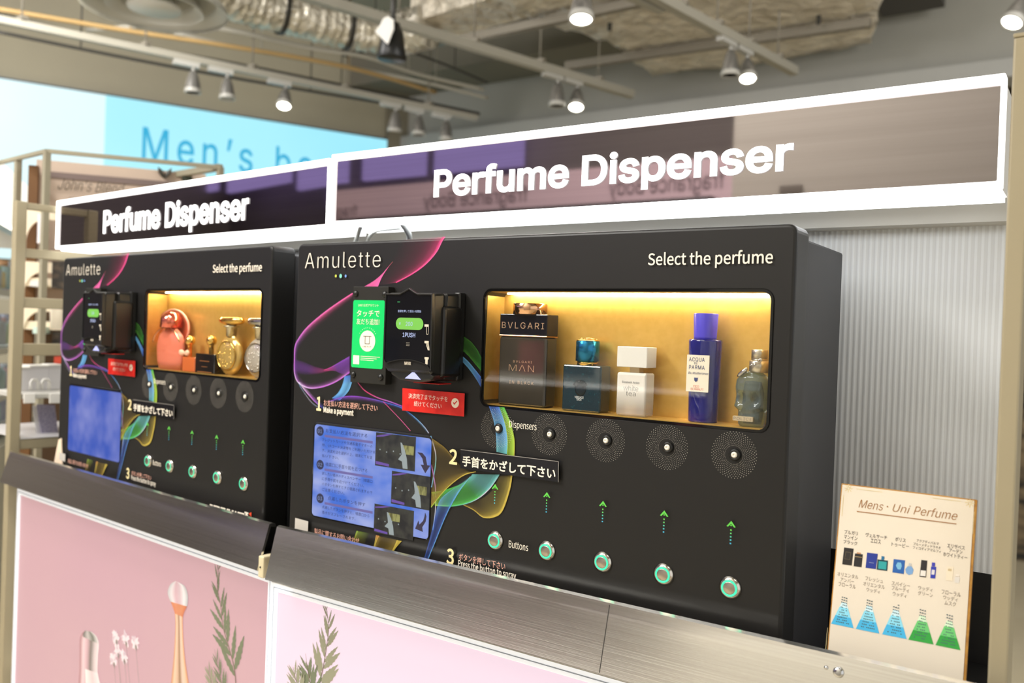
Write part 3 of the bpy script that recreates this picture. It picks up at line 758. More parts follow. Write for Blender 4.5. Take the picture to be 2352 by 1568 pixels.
# ------------------------------------------------------------------ perfume dispenser machine (nearer one; the farther one is a copy)
XL, XR, ZT, ZB_ = -.3978, .3785, 1.5038, DECKZ
WX0, WX1, WZ0, WZ1 = -.0304, .3536, ZD + .0294, ZD + .1804
mbase = ((XL + XR) / 2, .1, ZB_)
mac = thing('perfume_dispenser', 'nearer black perfume dispenser machine with large window of bottles', 'vending machine', mbase, None, 'perfume dispenser machines')
SHELL = BLACK
b = MB()
add_plate(b, FRONT, [rrect(XL, XR, ZB_, ZT, .010, 5), rrect(WX0, WX1, WZ0, WZ1, .010, 6)], 0, -.0475, .004)
part(b, 'front_shell', SHELL, mac)
part(MB().bevbox(XL + .004, XR - .002, .0476, .205, ZB_, ZT - .012, .003), 'rear_housing', mat('side_black', rgb(52, 52, 54), .5, spec=.4), mac)
# lit gold display niche
case = part(MB().box(WX0 - .0005, WX0 + .001, .0045, .046, WZ0, WZ1).box(WX1 - .001, WX1 + .0005, .0045, .046, WZ0, WZ1)
            .box(WX0, WX1, .044, .0465, WZ0, WZ1).box(WX0, WX1, .0045, .046, WZ0 - .0005, WZ0 + .001).box(WX0, WX1, .0045, .046, WZ1 - .001, WZ1 + .0005), 'display_niche', GOLDBACK, mac, label='lit gold display niche')
part(MB().box(WX0 + .012, WX1 - .006, .034, .0375, WZ1 - .0022, WZ1 - .0012), 'light_strip', mat('warm_led', (1, 1, 1), .5, emit=(1, .90, .62), es=85), case, label='warm light strip')
part(MB().box(WX0 + .001, WX1 - .001, .0022, .0034, WZ0 + .001, WZ1 - .001), 'window_pane', PANE, mac)
b = MB(); add_plate(b, FRONT, [rrect(WX0 - .0028, WX1 + .0028, WZ0 - .0028, WZ1 + .0028, .0125, 6), rrect(WX0 + .0002, WX1 - .0002, WZ0 + .0002, WZ1 - .0002, .0098, 6)], .0009, -.001)
part(b, 'window_gasket', GLOSSBLACK, mac)

# printed smoke waves
class Waves:
    def __init__(s): s.b = MB(); s.k = 0
    def _pts(s, px): return spl2([FRONT.uv(x, y) for x, y in px], 12)
    def band(s, A, B, cols, prof):
        A, B = s._pts(A), s._pts(B); n = max(len(A), len(B)); m_ = len(prof); s.k += 1; off = .00025 + .00006 * s.k
        def at(P, t):
            f = t * (len(P) - 1); i = min(int(f), len(P) - 2); return P[i].lerp(P[i + 1], f - i)
        vs, cs, fs = [], [], []
        for i in range(n):
            t = i / (n - 1); a, c = at(A, t), at(B, t); f = t * (len(cols) - 1); k = min(int(f), len(cols) - 2); f -= k
            col = [cols[k][j] * (1 - f) + cols[k + 1][j] * f for j in range(3)]
            for j in range(m_):
                q = a.lerp(c, (j / (m_ - 1)) ** 1.5); vs.append(FRONT.p(q.x, q.y, off)); cs.append((*col, prof[j] ** 1.5))
        for i in range(n - 1):
            for j in range(m_ - 1): fs.append((i * m_ + j, i * m_ + j + 1, (i + 1) * m_ + j + 1, (i + 1) * m_ + j))
        s.b.add(vs, fs, cs)
    def line(s, P, wd, cols, a=.9):
        s.k += 1; ink_line(s.b, FRONT, s._pts(P), wd, cols, .00025 + .00006 * s.k, (0, a, 0))
def z5(*pts): return [(660 + x / 3.92, 520 + y / 3.92) for x, y in pts]
def z7(*pts): return [(660 + x / 3.564, 880 + y / 3.564) for x, y in pts]
MAG, MAG2, VIO, LIL, WHT = rgb(255, 80, 150), rgb(255, 110, 180), rgb(150, 80, 205), rgb(205, 120, 225), rgb(235, 225, 250)
BLU, SKY, TEAL, GRN, LIM, YEL, OCH = rgb(70, 110, 215), rgb(110, 180, 235), rgb(120, 205, 205), rgb(90, 200, 90), rgb(170, 210, 70), rgb(215, 192, 84), rgb(150, 126, 54)
W_ = Waves()
# top magenta veil
W_.band(z5((1422, 92), (1395, 130), (1340, 235), (1240, 345), (1120, 430), (980, 505)), z5((1040, 112), (1010, 200), (950, 315), (890, 410), (850, 470), (820, 530)), [MAG, MAG, MAG], (.85, .4, .2, .11, .07, .03))
W_.band(z5((695, 540), (780, 490), (850, 432), (900, 375), (948, 318)), z5((818, 540), (850, 462), (880, 412), (920, 355), (952, 316)), [MAG2, MAG2, MAG2, rgb(255, 130, 120)], (.75, .85, .8, .95))
W_.line(z5((1422, 92), (1395, 130), (1340, 235), (1240, 345), (1120, 430), (980, 505)), .0025, [MAG2, MAG2, MAG], .9)
# big loop to the left
loopA = z5((590, 602), (470, 680), (330, 780), (190, 900), (110, 1000), (72, 1080), (66, 1190), (66, 1310), (90, 1390), (140, 1432), (215, 1455), (330, 1440), (450, 1390), (562, 1312))
loopB = z5((590, 650), (490, 730), (370, 830), (250, 930), (160, 1020), (110, 1100), (92, 1190), (100, 1290), (125, 1355), (165, 1395), (225, 1408), (330, 1390), (440, 1340), (562, 1240))
W_.band(loopA, loopB, [MAG2, MAG2, LIL, VIO, LIL, LIL, rgb(215, 130, 205)], (.9, .55, .25, .1, .0))
W_.line(loopA, .0028, [MAG2, rgb(240, 120, 200), LIL, LIL, WHT, LIL, LIL], .85)
W_.band(z5((330, 1292), (400, 1262), (480, 1215), (562, 1168)), z5((360, 1300), (430, 1300), (490, 1325), (562, 1330)), [MAG, VIO, VIO], (.75, .5, .42, .35))
W_.band(z5((70, 1190), (140, 1210), (260, 1260), (380, 1290)), z5((66, 1310), (130, 1330), (260, 1330), (390, 1298)), [VIO, VIO, MAG], (.0, .2, .3, .3, .1))
# white blue tail down the left
W_.band(z7((92, -10), (160, 78), (230, 155), (295, 208)), z7((120, -10), (190, 70), (250, 130), (300, 170)), [WHT, LIL, BLU], (.9, .6, .3, .0))
W_.band(z7((92, -10), (150, 85), (210, 160), (290, 215)), z7((100, 30), (155, 110), (215, 180), (290, 218)), [SKY, WHT, SKY], (.7, .4, .2, .0))
# blue band under the reader
W_.band(z7((545, -70), (530, 0), (500, 70), (432, 140)), z7((475, -60), (455, 15), (420, 80), (372, 122)), [BLU, SKY, SKY, BLU], (.9, .75, .6, .75, .9))
W_.line(z7((475, -60), (455, 15), (420, 80), (372, 122)), .0018, [SKY, SKY], .9)
# arc to the right of step one, round the screen
arcA = z7((340, 150), (460, 112), (560, 106), (680, 124), (800, 154), (930, 195), (1010, 248), (1080, 308), (1130, 362), (1162, 408))
arcB = z7((345, 160), (460, 150), (560, 150), (680, 160), (800, 180), (920, 214), (1000, 264), (1068, 322), (1118, 374), (1150, 412))
W_.band(arcA, arcB, [BLU, VIO, VIO, BLU, BLU, SKY, SKY], (.85, .6, .35, .12, .0))
W_.line(arcA, .0020, [VIO, VIO, BLU, SKY, WHT], .7)
W_.line(z7((1178, 430), (1205, 520), (1220, 600), (1212, 700), (1185, 850)), .0028, [SKY, WHT, TEAL, SKY], .85)
W_.line(z7((1172, 620), (1195, 720), (1212, 820), (1220, 940), (1214, 1060), (1195, 1200)), .0022, [LIL, LIL, WHT, SKY], .8)
W_.line(z7((580, -8), (640, 60), (740, 116), (850, 152), (955, 192)), .0026, [MAG2, MAG, LIL, VIO], .8)
W_.line(z7((790, 150), (860, 222), (940, 306), (1012, 388)), .0016, [MAG, MAG2, MAG2], .65)
# green and blue bands beside the reader and below the window
W_.band(z5((1568, 975), (1650, 1030), (1710, 1100), (1752, 1180)), z5((1565, 1100), (1630, 1160), (1690, 1230), (1748, 1300)), [rgb(80, 150, 60), rgb(70, 130, 50), rgb(60, 150, 60)], (.7, .5, .4, .45, .75))
W_.band(z5((1562, 1150), (1630, 1210), (1690, 1280), (1748, 1352)), z5((1562, 1200), (1630, 1270), (1690, 1350), (1748, 1445)), [SKY, SKY, BLU], (.95, .75, .6, .6, .7))
W_.band(z7((1655, 188), (1692, 300), (1714, 430), (1718, 560)), z7((1740, 194), (1786, 330), (1806, 460), (1802, 580)), [BLU, SKY, SKY, TEAL], (.85, .6, .55, .65, .9))
W_.band(z7((1740, 194), (1786, 330), (1806, 460), (1802, 590)), z7((1780, 198), (1832, 330), (1862, 460), (1862, 596)), [GRN, LIM, LIM, LIM], (.8, .55, .6, .75, .95))
W_.line(z7((1780, 198), (1832, 330), (1862, 460), (1862, 596)), .002, [GRN, LIM, YEL], .8)
# yellow veil with bright lower edge
W_.band(z7((1846, 750), (1822, 880), (1765, 1040), (1700, 1090), (1610, 1094), (1530, 1034), (1440, 990)), z7((1740, 760), (1700, 850), (1660, 900), (1620, 930), (1580, 950), (1520, 970), (1440, 985)), [YEL, YEL, YEL, OCH, OCH], (.95, .5, .3, .2, .16))
W_.line(z7((1846, 750), (1822, 880), (1765, 1040), (1700, 1090), (1610, 1094), (1530, 1034), (1440, 990)), .002, [YEL, YEL, YEL, OCH], .9)
# green swoosh under the black label
W_.band(z7((1742, 745), (1660, 862), (1560, 945), (1450, 988), (1330, 1006), (1216, 1000)), z7((1520, 742), (1500, 770), (1440, 815), (1380, 842), (1290, 872), (1186, 890)), [TEAL, TEAL, GRN, GRN, GRN, LIM], (.95, .62, .45, .42, .45, .7))
W_.line(z7((1742, 745), (1660, 862), (1560, 945), (1450, 988), (1330, 1006)), .002, [TEAL, WHT, TEAL, GRN], .85)
# dark yellow wing between the screen and step two
W_.band(z7((1190, 450), (1290, 520), (1370, 612), (1440, 690), (1530, 735)), z7((1184, 1012), (1290, 880), (1390, 790), (1470, 742), (1550, 722)), [OCH, OCH, OCH, YEL], (.75, .35, .22, .22, .3, .8))
W_.line(z7((1184, 1012), (1290, 880), (1390, 790), (1470, 742), (1550, 722)), .002, [LIM, YEL, YEL], .85)
# blue spear
W_.band(z7((1506, 762), (1410, 890), (1310, 1070), (1215, 1300), (1140, 1482)), z7((1400, 838), (1262, 945), (1214, 1100), (1176, 1260), (1112, 1482)), [TEAL, SKY, BLU, BLU, BLU], (.9, .45, .3, .3, .6))
W_.line(z7((1506, 762), (1410, 890), (1310, 1070), (1215, 1300), (1140, 1482)), .0018, [TEAL, SKY, SKY, SKY], .75)
# yellow ends below the screen
W_.band(z7((575, 1205), (560, 1250), (540, 1310), (520, 1370)), z7((680, 1225), (650, 1290), (610, 1350), (580, 1400)), [LIM, OCH, OCH], (.8, .45, .3, .1))
W_.band(z7((735, 1240), (725, 1290), (708, 1370)), z7((760, 1246), (738, 1300), (714, 1374)), [rgb(225, 150, 80), YEL, YEL], (.9, .6, .9))
W_.band(z7((760, 1248), (735, 1320), (716, 1374)), z7((945, 1288), (900, 1340), (850, 1410)), [OCH, OCH, OCH], (.8, .4, .35, .5, .8))
W_.band(z7((945, 1288), (900, 1340), (850, 1410)), z7((905, 1280), (880, 1340), (846, 1410)), [YEL, YEL, YEL], (.95, .7, .7, .9))
part(W_.b, 'wave_print', MATS['ink'], mac, label='printed coloured smoke waves')

# lettering on the front
b = MB()
text_px(b, FRONT, 'Amulette', 703, 581, 617, 877, spacing=1.1, res=5, off=.0024, bold=-.012)
part(b, 'logo_lettering', WHITEINK, mac)
for (x, y, r, c) in ((774, 634, .0019, rgb(214, 222, 90)), (785, 634, .0027, rgb(130, 214, 196)), (796.5, 634, .0019, rgb(120, 160, 236))):
    u, v = FRONT.uv(x, y); part(flat(MB(), FRONT, circ(u, v, r, r * 1.15), .0024), 'logo_dot', mat('dot_%d' % int(x), c, .4), mac)
def tpart(name, m_, *a, **k): b = MB(); text_px(b, FRONT, *a, **k); return part(b, name, m_, mac)
tpart('heading_lettering', WHITEINK, 'Select the perfume', 1490, 583, 609, 1777, bold=.004, res=5, off=.0024, font='noto')
tpart('dispensers_lettering', WHITEINK, 'Dispensers', 1174, 965, 980.5, 1237, res=3, off=.0046, font='noto')
tpart('payment_lettering', WHITEINK, 'Make a payment', 748, 934, 946, 817, res=3, off=.0046, bold=.01, font='noto')
tpart('buttons_lettering', WHITEINK, 'Buttons', 1173, 1239, 1255, 1217.5, res=3, off=.0046, font='noto')
tpart('press_lettering', WHITEINK, 'Press the button to spray', 1057, 1284, 1298, 1190, res=3, off=.0046, bold=.006, font='noto')
tpart('payment_pink_lettering', PINKINK, 'お支払い方法を選択して下さい', 748.5, 917, 931, 872, res=2, off=.0046, cap=False)
tpart('press_pink_lettering', PINKINK, 'ボタンを押して下さい', 1058.5, 1268, 1284, 1165, res=2, off=.0046, cap=False)
tpart('contact_pink_lettering', PINKINK, '製品に関するお問い合わせ', 727, 1211, 1225, 830, res=2, off=.0046, cap=False)
for ch, xl, yt, yb, xr in (('1', 732, 911, 941, 743), ('2', 1036, 1031, 1063, 1055), ('3', 1030, 1258, 1291, 1047.5)):
    tpart('step_numeral_lettering', GLOWINK, ch, xl, yt, yb, xr, res=5, off=.0047, bold=.01, font='noto')
b = MB()
u0, v1 = FRONT.uv(1488, 1411); u1 = FRONT.uv(1716, 1455)[0]
b = MB(); text_uv(b, FRONT, 'PERFUMATIC', u0, u1, v1 - .019, v1, bold=.05, res=5, off=.0024)
uc = u1 - .0075
flat(b, FRONT, [(uc - .0022, v1 - .001), (uc + .0022, v1 - .001), (uc + .0022, v1 + .0025), (uc + .0055, v1 + .0025), (uc + .0055, v1 + .0052), (uc - .0055, v1 + .0052), (uc - .0055, v1 + .0025), (uc - .0022, v1 + .0025)], .0025)
part(b, 'maker_lettering', WHITEINK, mac)
part(flat(MB(), FRONT, [(uc + .0066, v1 + .0035), (uc + .0144, v1 + .0075), (uc + .0144, v1 - .0005)], .0025), 'spray_triangle', mat('orange_ink', rgb(240, 84, 50), .5), mac)

# nozzles, dot rings, arrows, buttons
ringm = mat('dot_ink', rgb(225, 218, 204), .5)
ARG = [mat('arrow_ink_%d' % k, c, .4) for k, c in enumerate((rgb(100, 205, 80), rgb(96, 200, 110), rgb(80, 190, 160), rgb(70, 180, 190), rgb(66, 170, 205)))]
CHROME = mat('button_steel', rgb(206, 200, 190), .18, 1.0)
RINGLIT = mat('ring_lit', (.02, .1, .06), .4, emit=rgb(64, 236, 176), es=1.25)
CAPM = mat('button_cap', rgb(190, 180, 170), .32, 1.0, aniso=.7)
def ring_prof(b, c, prof, n=28): b.lathe(prof, c, (0, -1, 0), n)
p_ring = p_noz = p_btn = None
for i in range(5):
    u, v = .08 * i, ZD
    if i == 0:
        b = MB()
        for k in range(9):
            r = .0105 + k * .00188; nd = 46
            for j in range(nd):
                a = 2 * math.pi * (j + (k % 2) * .5) / nd; s = .00021 + .000016 * k
                flat(b, FRONT, circ(u + r * math.cos(a), v + r * math.sin(a), s, s, 6), .0047)
        p_ring = part(b, 'dot_ring_print', ringm, mac)
        b = MB(); ring_prof(b, (u, 0, v), [(.0066, .0002), (.0066, .002), (.0056, .0038), (.0040, .0042), (.0036, .002), (.0, .002)]); p_noz = part(b, 'nozzle', BLACK2, mac)
        b = MB(); ring_prof(b, (u, 0, v), [(.0034, .0018), (.0034, .0042), (.0026, .0052), (.0012, .0054), (.0010, .0046), (0, .0046)], 20); part(b, 'nozzle_tip', mat('nozzle_white', rgb(240, 234, 220), .3), p_noz, label='white nozzle tip')
    else:
        for src in (p_ring, p_noz):
            c = src.copy(); COL.objects.link(c); c.parent = mac; c.location.x = .08 * i
            for ch in src.children:
                d = ch.copy(); COL.objects.link(d); d.parent = c
    bz = ZD - .1478
    if i == 0:
        b = MB(); ring_prof(b, (u, 0, bz), [(.0126, .0002), (.0126, .0012), (.0098, .0034), (.0092, .0036), (.0092, .0028), (0, .0028)], 36); p_btn = part(b, 'push_button', CHROME, mac)
        b = MB(); ring_prof(b, (u, 0, bz), [(.0091, .0026), (.0091, .0038), (.0070, .0038), (.0070, .0026)], 36); part(b, 'light_ring', RINGLIT, p_btn, label='glowing green ring')
        b = MB(); ring_prof(b, (u, 0, bz), [(.0069, .0026), (.0069, .0039), (.0064, .0042), (0, .0042)], 32); part(b, 'button_cap', CAPM, p_btn)
    else:
        c = p_btn.copy(); COL.objects.link(c); c.parent = mac; c.location.x = .08 * i
        for ch in p_btn.children:
            d = ch.copy(); COL.objects.link(d); d.parent = c
    # arrow of dashes with a chevron head
    az = FRONT.uv(1260.5, 1129)[1]
    hb = MB(); s = .0052
    flat(hb, FRONT, [(u - s, az - .0062), (u - s + .0016, az - .0068), (u, az - .0032), (u + s - .0016, az - .0068), (u + s, az - .0062), (u, az + .0002)], .0048)
    flat(hb, FRONT, [(u - .0012, az - .0056), (u + .0012, az - .0056), (u, az - .0038)], .0048)
    ar = part(hb, 'arrow_print', ARG[0], mac)
    for k in range(5):
        z = az - .0092 - k * .0037
        part(flat(MB(), FRONT, [(u - .0009, z), (u + .0009, z), (u + .0009, z - .0016), (u - .0009, z - .0016)], .0048), 'arrow_dash', ARG[k], ar)

# information screen
SU0, SV1 = FRONT.uv(722, 966); SU1 = FRONT.uv(991, 1118)[0]; SV0 = FRONT.uv(716, 1187)[1] + .0015
b = MB(); add_plate(b, FRONT, [rrect(SU0, SU1, SV0, SV1, .009, 6)], .0012, -.001, .0006); scb = part(b, 'information_screen', GLOSSBLACK, mac)
SM = bpy.data.materials.new('screen_sky'); SM.use_nodes = True; nt = SM.node_tree; MATS['screen_sky'] = SM
pb = nt.nodes['Principled BSDF']; pb.inputs['Base Color'].default_value = (.01, .01, .02, 1); pb.inputs['Roughness'].default_value = .12
tc = nt.nodes.new('ShaderNodeTexCoord'); mp = nt.nodes.new('ShaderNodeMapping'); mp.inputs['Scale'].default_value = (16, 1, 26); nz = nt.nodes.new('ShaderNodeTexNoise'); nz.inputs['Scale'].default_value = 1; nz.inputs['Detail'].default_value = 2.5
rp = nt.nodes.new('ShaderNodeValToRGB'); e = rp.color_ramp.elements; e[0].position = .38; e[0].color = (*rgb(64, 112, 214), 1); e[1].position = .7; e[1].color = (*rgb(164, 176, 228), 1)
nt.links.new(tc.outputs['Object'], mp.inputs[0]); nt.links.new(mp.outputs[0], nz.inputs['Vector']); nt.links.new(nz.outputs['Fac'], rp.inputs[0]); nt.links.new(rp.outputs[0], pb.inputs['Emission Color']); pb.inputs['Emission Strength'].default_value = .95
b = MB(); flat(b, FRONT, rrect(SU0 + .003, SU1 - .0015, SV0 + .002, SV1 - .0045, .006, 5), .0014); part(b, 'screen_face', SM, scb, label='glowing blue screen face')
def zs(x, y): return FRONT.uv(700 + x / 5.058, 950 + y / 5.058)
INKD = mat('screen_dark_ink', (.01, .01, .01), .4, emit=rgb(44, 48, 96), es=.7)
INKM = mat('screen_bar', (.01, .01, .01), .4, emit=rgb(112, 104, 168), es=.9)
bb, bc, bn = MB(), MB(), MB()
def stext(bm_, body, x0, y0, x1, hgt, off=.0019, **k):
    u0, v1 = zs(x0, y0); u1 = zs(x1, y0 + (x1 - x0) * .105)[0]; text_uv(bm_, FRONT, body, u0, u1, v1 - hgt, v1, off=off, cap=False, res=1, **k)
for n_, (y0, head, lines) in enumerate(((150, 'お支払い方法を選択する', ('クレジットカードや交通系電子マネーの', '他、QRコード決済等をご利用いただけま', 'す、決済方法を選択の上、端末にてお支', '払い下さい。')),
                                        (540, '噴霧口に手首や肌を近づける', ('試したい香水のディスペンサー（噴霧口', 'に手首や肌を近づけてください。', '※ボタンを押すとすぐ噴霧されますので', 'ご注意ください。')),
                                        (930, '点滅したボタンを押す', ('点滅したボタンを押すと、噴霧口から', '香水がスプレーされます。')))):
    cu, cv = zs(188, y0 + 50)
    flat(bc, FRONT, circ(cu, cv, .0078, .0074), .0017); text_uv(bn, FRONT, '0%d' % (n_ + 1), cu - .0045, cu + .0045, cv - .0028, cv + .0028, off=.0021, res=3)
    bt = MB(); stext(bt, head, 255 + (25 if n_ == 2 else 0), y0 + 20, 740 if n_ < 2 else 715, .0062); part(bt, 'screen_heading_lettering', INKD, scb)
    u0, v0 = zs(240, y0 + 92); u1 = zs(800, y0 + 150)[0]
    flat(bb, FRONT, [(u0, v0 - .0036), (u1, v0 - .0036), (u1, v0), (u0, v0)], .0016)
    for q, ln in enumerate(lines):
        w_ = len(ln) / 18
        bt = MB(); stext(bt, ln, 212, y0 + 128 + q * 62, 212 + 585 * w_, .0050); part(bt, 'screen_lettering', INKD, scb)

part(bc, 'screen_badge', mat('screen_badge', (.01, .01, .01), .4, emit=rgb(40, 44, 84), es=.8), scb)
part(bb, 'screen_bar', INKM, scb)
st_num = part(bn, 'badge_lettering', mat('screen_pale_ink', (.01, .01, .01), .4, emit=rgb(150, 170, 220), es=.8), scb)
PHD = mat('photo_dark', (.01, .01, .01), .2, emit=rgb(58, 58, 52), es=.9, noise=((70, 1, 70), rgb(24, 24, 30), .35, .65))
PHY = mat('photo_window', (.01, .01, .01), .2, emit=rgb(160, 158, 96), es=.9, noise=((160, 1, 60), rgb(96, 92, 50), .4, .6))
PHH = mat('photo_hand', (.01, .01, .01), .2, emit=rgb(160, 170, 170), es=.9)
PHV = mat('photo_violet', (.01, .01, .01), .2, emit=rgb(110, 80, 170), es=.9)
for x0, y0, x1, y1 in ((838, 212, 1302, 600), (1022, 660, 1470, 1042), (820, 1040, 1280, 1375)):
    u0, v1 = zs(x0, y0); u1 = zs(x1, y0 + 60)[0]; v0 = zs(x0, y1)[1]; du, dv = u1 - u0, v1 - v0
    ph = part(flat(MB(), FRONT, [(u0, v0), (u1, v0), (u1, v1), (u0, v1)], .0017), 'screen_photo', PHD, scb, label='dark photo of a hand at the machine')
    b = MB(); b2 = MB(); b3 = MB()
    wx, wy = (.66, .46) if x0 == 838 else (.62, .42) if x0 == 1022 else (.36, .52)
    flat(b, FRONT, [(u0 + du * wx, v0 + dv * wy), (u0 + du * (wx + .3), v0 + dv * wy), (u0 + du * (wx + .3), v0 + dv * (wy + .26)), (u0 + du * wx, v0 + dv * (wy + .26))], .0019)
    hx, hy = u0 + du * (wx + .02), v0 + dv * .04
    flat(b2, FRONT, [(hx + .002, hy), (hx + .011, hy), (hx + .009, hy + dv * .3), (hx + .0045, hy + dv * .55), (hx - .001, hy + dv * .74), (hx - .004, hy + dv * .75), (hx - .001, hy + dv * .4), (hx - .006, hy + dv * .28), (hx - .007, hy + dv * .24), (hx, hy + dv * .2)], .0020)
    for k in range(4): flat(b2, FRONT, circ(u0 + du * (.12 + .17 * k), v0 + dv * (.5 - .05 * (k % 2)), .0011, .0011, 10), .0020)
    ink = [(u0 + du * .02, v0 + dv * .86), (u0 + du * .2, v0 + dv * .9), (u0 + du * .42, v0 + dv * .99), (u0 + du * .3, v0 + dv * .99), (u0 + du * .02, v0 + dv * .9)]
    flat(b3, FRONT, ink, .0019); b4 = MB(); flat(b4, FRONT, [(u0 + du * .02, v0 + dv * .05), (u0 + du * .36, v0 + dv * .03), (u0 + du * .36, v0 + dv * .1), (u0 + du * .02, v0 + dv * .14)], .0019)
    for bb_, nm, mt in ((b, 'pictured_window', PHY), (b2, 'pictured_hand', PHH), (b3, 'pictured_wave', PHV), (b4, 'picture_caption_bar', PHV)):
        o = part(bb_, nm, mt, scb)
SARR = mat('screen_arrow', (.01, .01, .01), .4, emit=rgb(52, 44, 74), es=.8)
b = MB()
flat(b, FRONT, [zs(*q) for q in ((1318, 446), (1375, 452), (1415, 500), (1432, 595), (1466, 602), (1410, 690), (1355, 588), (1392, 592), (1376, 520), (1350, 480))], .0018)
part(b, 'screen_arrow', SARR, scb); b = MB()
flat(b, FRONT, [zs(*q) for q in ((1408, 1142), (1424, 1190), (1415, 1250), (1375, 1315), (1382, 1370), (1292, 1332), (1330, 1236), (1342, 1284), (1385, 1240), (1400, 1190))], .0018)
part(b, 'screen_arrow', SARR, scb)

# stickers
STK = mat('red_sticker', rgb(226, 44, 34), .25, noise=((60, 60, 60), rgb(206, 30, 26), .4, .7))
q = [FRONT.uv(*p) for p in ((929, 891), (1071.6, 903), (1070, 956), (928.5, 942))]
rs = part(flat(MB(), FRONT, q[::-1], .0042), 'red_sticker', STK, mac, label='red sticker with white lettering')
b = MB(); text_px(b, FRONT, '決済完了までタッチを', 943, 902, 914, 1033, res=2, off=.0046, cap=False); text_px(b, FRONT, '続けてください', 955.5, 920, 932, 1019, res=2, off=.0046, cap=False)
u, v = FRONT.uv(1050, 925); b.add(*[([FRONT.p(a, c, .0045) for a, c in circ(u, v, .0066, .0066)]), [tuple(range(28))]])
part(b, 'sticker_lettering', WHITEINK, rs)
b = MB(); flat(b, FRONT, [(u - .0036, v + .0002), (u - .0026, v + .0012), (u - .001, v - .0004), (u + .003, v + .0036), (u + .004, v + .0026), (u - .001, v - .0026)], .0049); part(b, 'check_mark', STK, rs)
q = [FRONT.uv(*p) for p in ((1063.5, 1031.5), (1287.6, 1058.7), (1287, 1106), (1062, 1074))]
bl = part(flat(MB(), FRONT, q[::-1], .0049), 'black_label', mat('label_black', rgb(20, 19, 24), .2), mac, label='black strip label with white lettering')
b = MB(); text_px(b, FRONT, '手首をかざして下さい', 1067, 1044, 1069, 1281, res=3, off=.0053, cap=False, bold=.008); part(b, 'label_lettering', WHITEINK, bl)
b = MB()
for i in range(4):
    A, B = Vector(q[i]), Vector(q[(i + 1) % 4]); d = (B - A).normalized() * .0004; s = Vector((-d.y, d.x))
    if i in (0, 1): flat(b, FRONT, [A - s, B - s, B + s, A + s], .0052)
part(b, 'label_edge', mat('label_edge', rgb(150, 146, 140), .4), bl)
q = [FRONT.uv(*p) for p in ((683, 1188), (713, 1196), (712, 1221), (682, 1212))]
part(flat(MB(), FRONT, q[::-1], .0044), 'blank_tag', mat('tag_white', rgb(206, 200, 190), .5), mac, label='small plain white tag')

# payment reader on its mounting plate
pu0, pu1, pv0, pv1 = -.262, -.1925, ZD + .0452, ZD + .1857
PLT = yplane(-.0125)
mp_ = part(add_plate(MB(), PLT, [rrect(pu0, pu1, pv0, pv1, .001, 2)], 0, -.0123, .0008), 'mounting_plate', mat('plate_black', rgb(40, 39, 35), .5, spec=.3, bump=((700, 700, 700), .1, .0005)), mac)
for x, y in ((818, 674), (884.5, 676), (812, 860), (875, 866)):
    u, v = PLT.uv(x, y); part(MB().lathe([(.0047, 0), (.0044, .0016), (.003, .003), (0, .0036)], PLT.p(u, v), PLT.N, 20), 'bolt', mat('bolt_black', rgb(24, 24, 22), .35), mp_)
gu0, gv1 = PLT.uv(812.5, 689); gu1 = PLT.uv(882, 760)[0]; gv0 = PLT.uv(809, 843)[1]
part(add_plate(MB(), PLT, [rrect(gu0, gu1, gv0, gv1, .003, 5)], .0006, 0), 'green_sticker', mat('green_sticker', rgb(22, 206, 106), .3), mp_, label='bright green sticker with white lettering')
gw, gh = gu1 - gu0, gv1 - gv0
b = MB(); S_ = lambda t_, x0, x1, y0, y1, **k: text_uv(b, PLT, t_, gu0 + gw * x0, gu0 + gw * x1, gv0 + gh * y0, gv0 + gh * y1, off=.0010, res=2, **k)
S_('LINE 公式アカウント', .17, .82, .905, .945, cap=False, bold=.03); S_('タッチで', .13, .86, .755, .855, cap=False, bold=.05); S_('友だち追加!', .13, .86, .64, .73, cap=False, bold=.045)
flat(b, PLT, circ(gu0 + gw * .5, gv0 + gh * .40, gw * .25, gh * .155), .0009)
for k in range(11):
    a = R2(145 - k * 11); flat(b, PLT, circ(gu0 + gw * (.5 + .31 * math.cos(a)), gv0 + gh * (.40 + .195 * math.sin(a)), .0006, .0006, 6), .0009)
for k in range(3): flat(b, PLT, [(gu0 + gw * .30, gv0 + gh * (.175 - .027 * k)), (gu0 + gw * (.92 - .1 * k), gv0 + gh * (.175 - .027 * k)), (gu0 + gw * (.92 - .1 * k), gv0 + gh * (.168 - .027 * k)), (gu0 + gw * .30, gv0 + gh * (.168 - .027 * k))], .0009)
flat(b, PLT, [(gu0 + gw * .06, gv0 + gh * .05), (gu0 + gw * .26, gv0 + gh * .05), (gu0 + gw * .26, gv0 + gh * .18), (gu0 + gw * .06, gv0 + gh * .18)], .0009)
part(b, 'sticker_lettering', WHITEINK, mp_)
b = MB()
for o_ in ((.43, .57, .36, .47), ):
    x0, x1, y0, y1 = o_
    for A, B in (((x0, y0), (x1, y0)), ((x0, y0), (x0, y1)), ((x1, y0), (x1, y1)), ((x0 - .06, y1), (x1 + .06, y1))):
        ink_w = .0004; A = Vector((gu0 + gw * A[0], gv0 + gh * A[1])); B = Vector((gu0 + gw * B[0], gv0 + gh * B[1])); d = (B - A).normalized(); s = Vector((-d.y, d.x)) * ink_w
        flat(b, PLT, [A - s, B - s, B + s, A + s], .0012)
text_uv(b, PLT, 'LINE タッチ', gu0 + gw * .36, gu0 + gw * .64, gv0 + gh * .305, gv0 + gh * .33, off=.0012, cap=False, res=1, bold=.02)
part(b, 'badge_lettering', mat('dark_ink', rgb(60, 60, 56), .5), mp_)

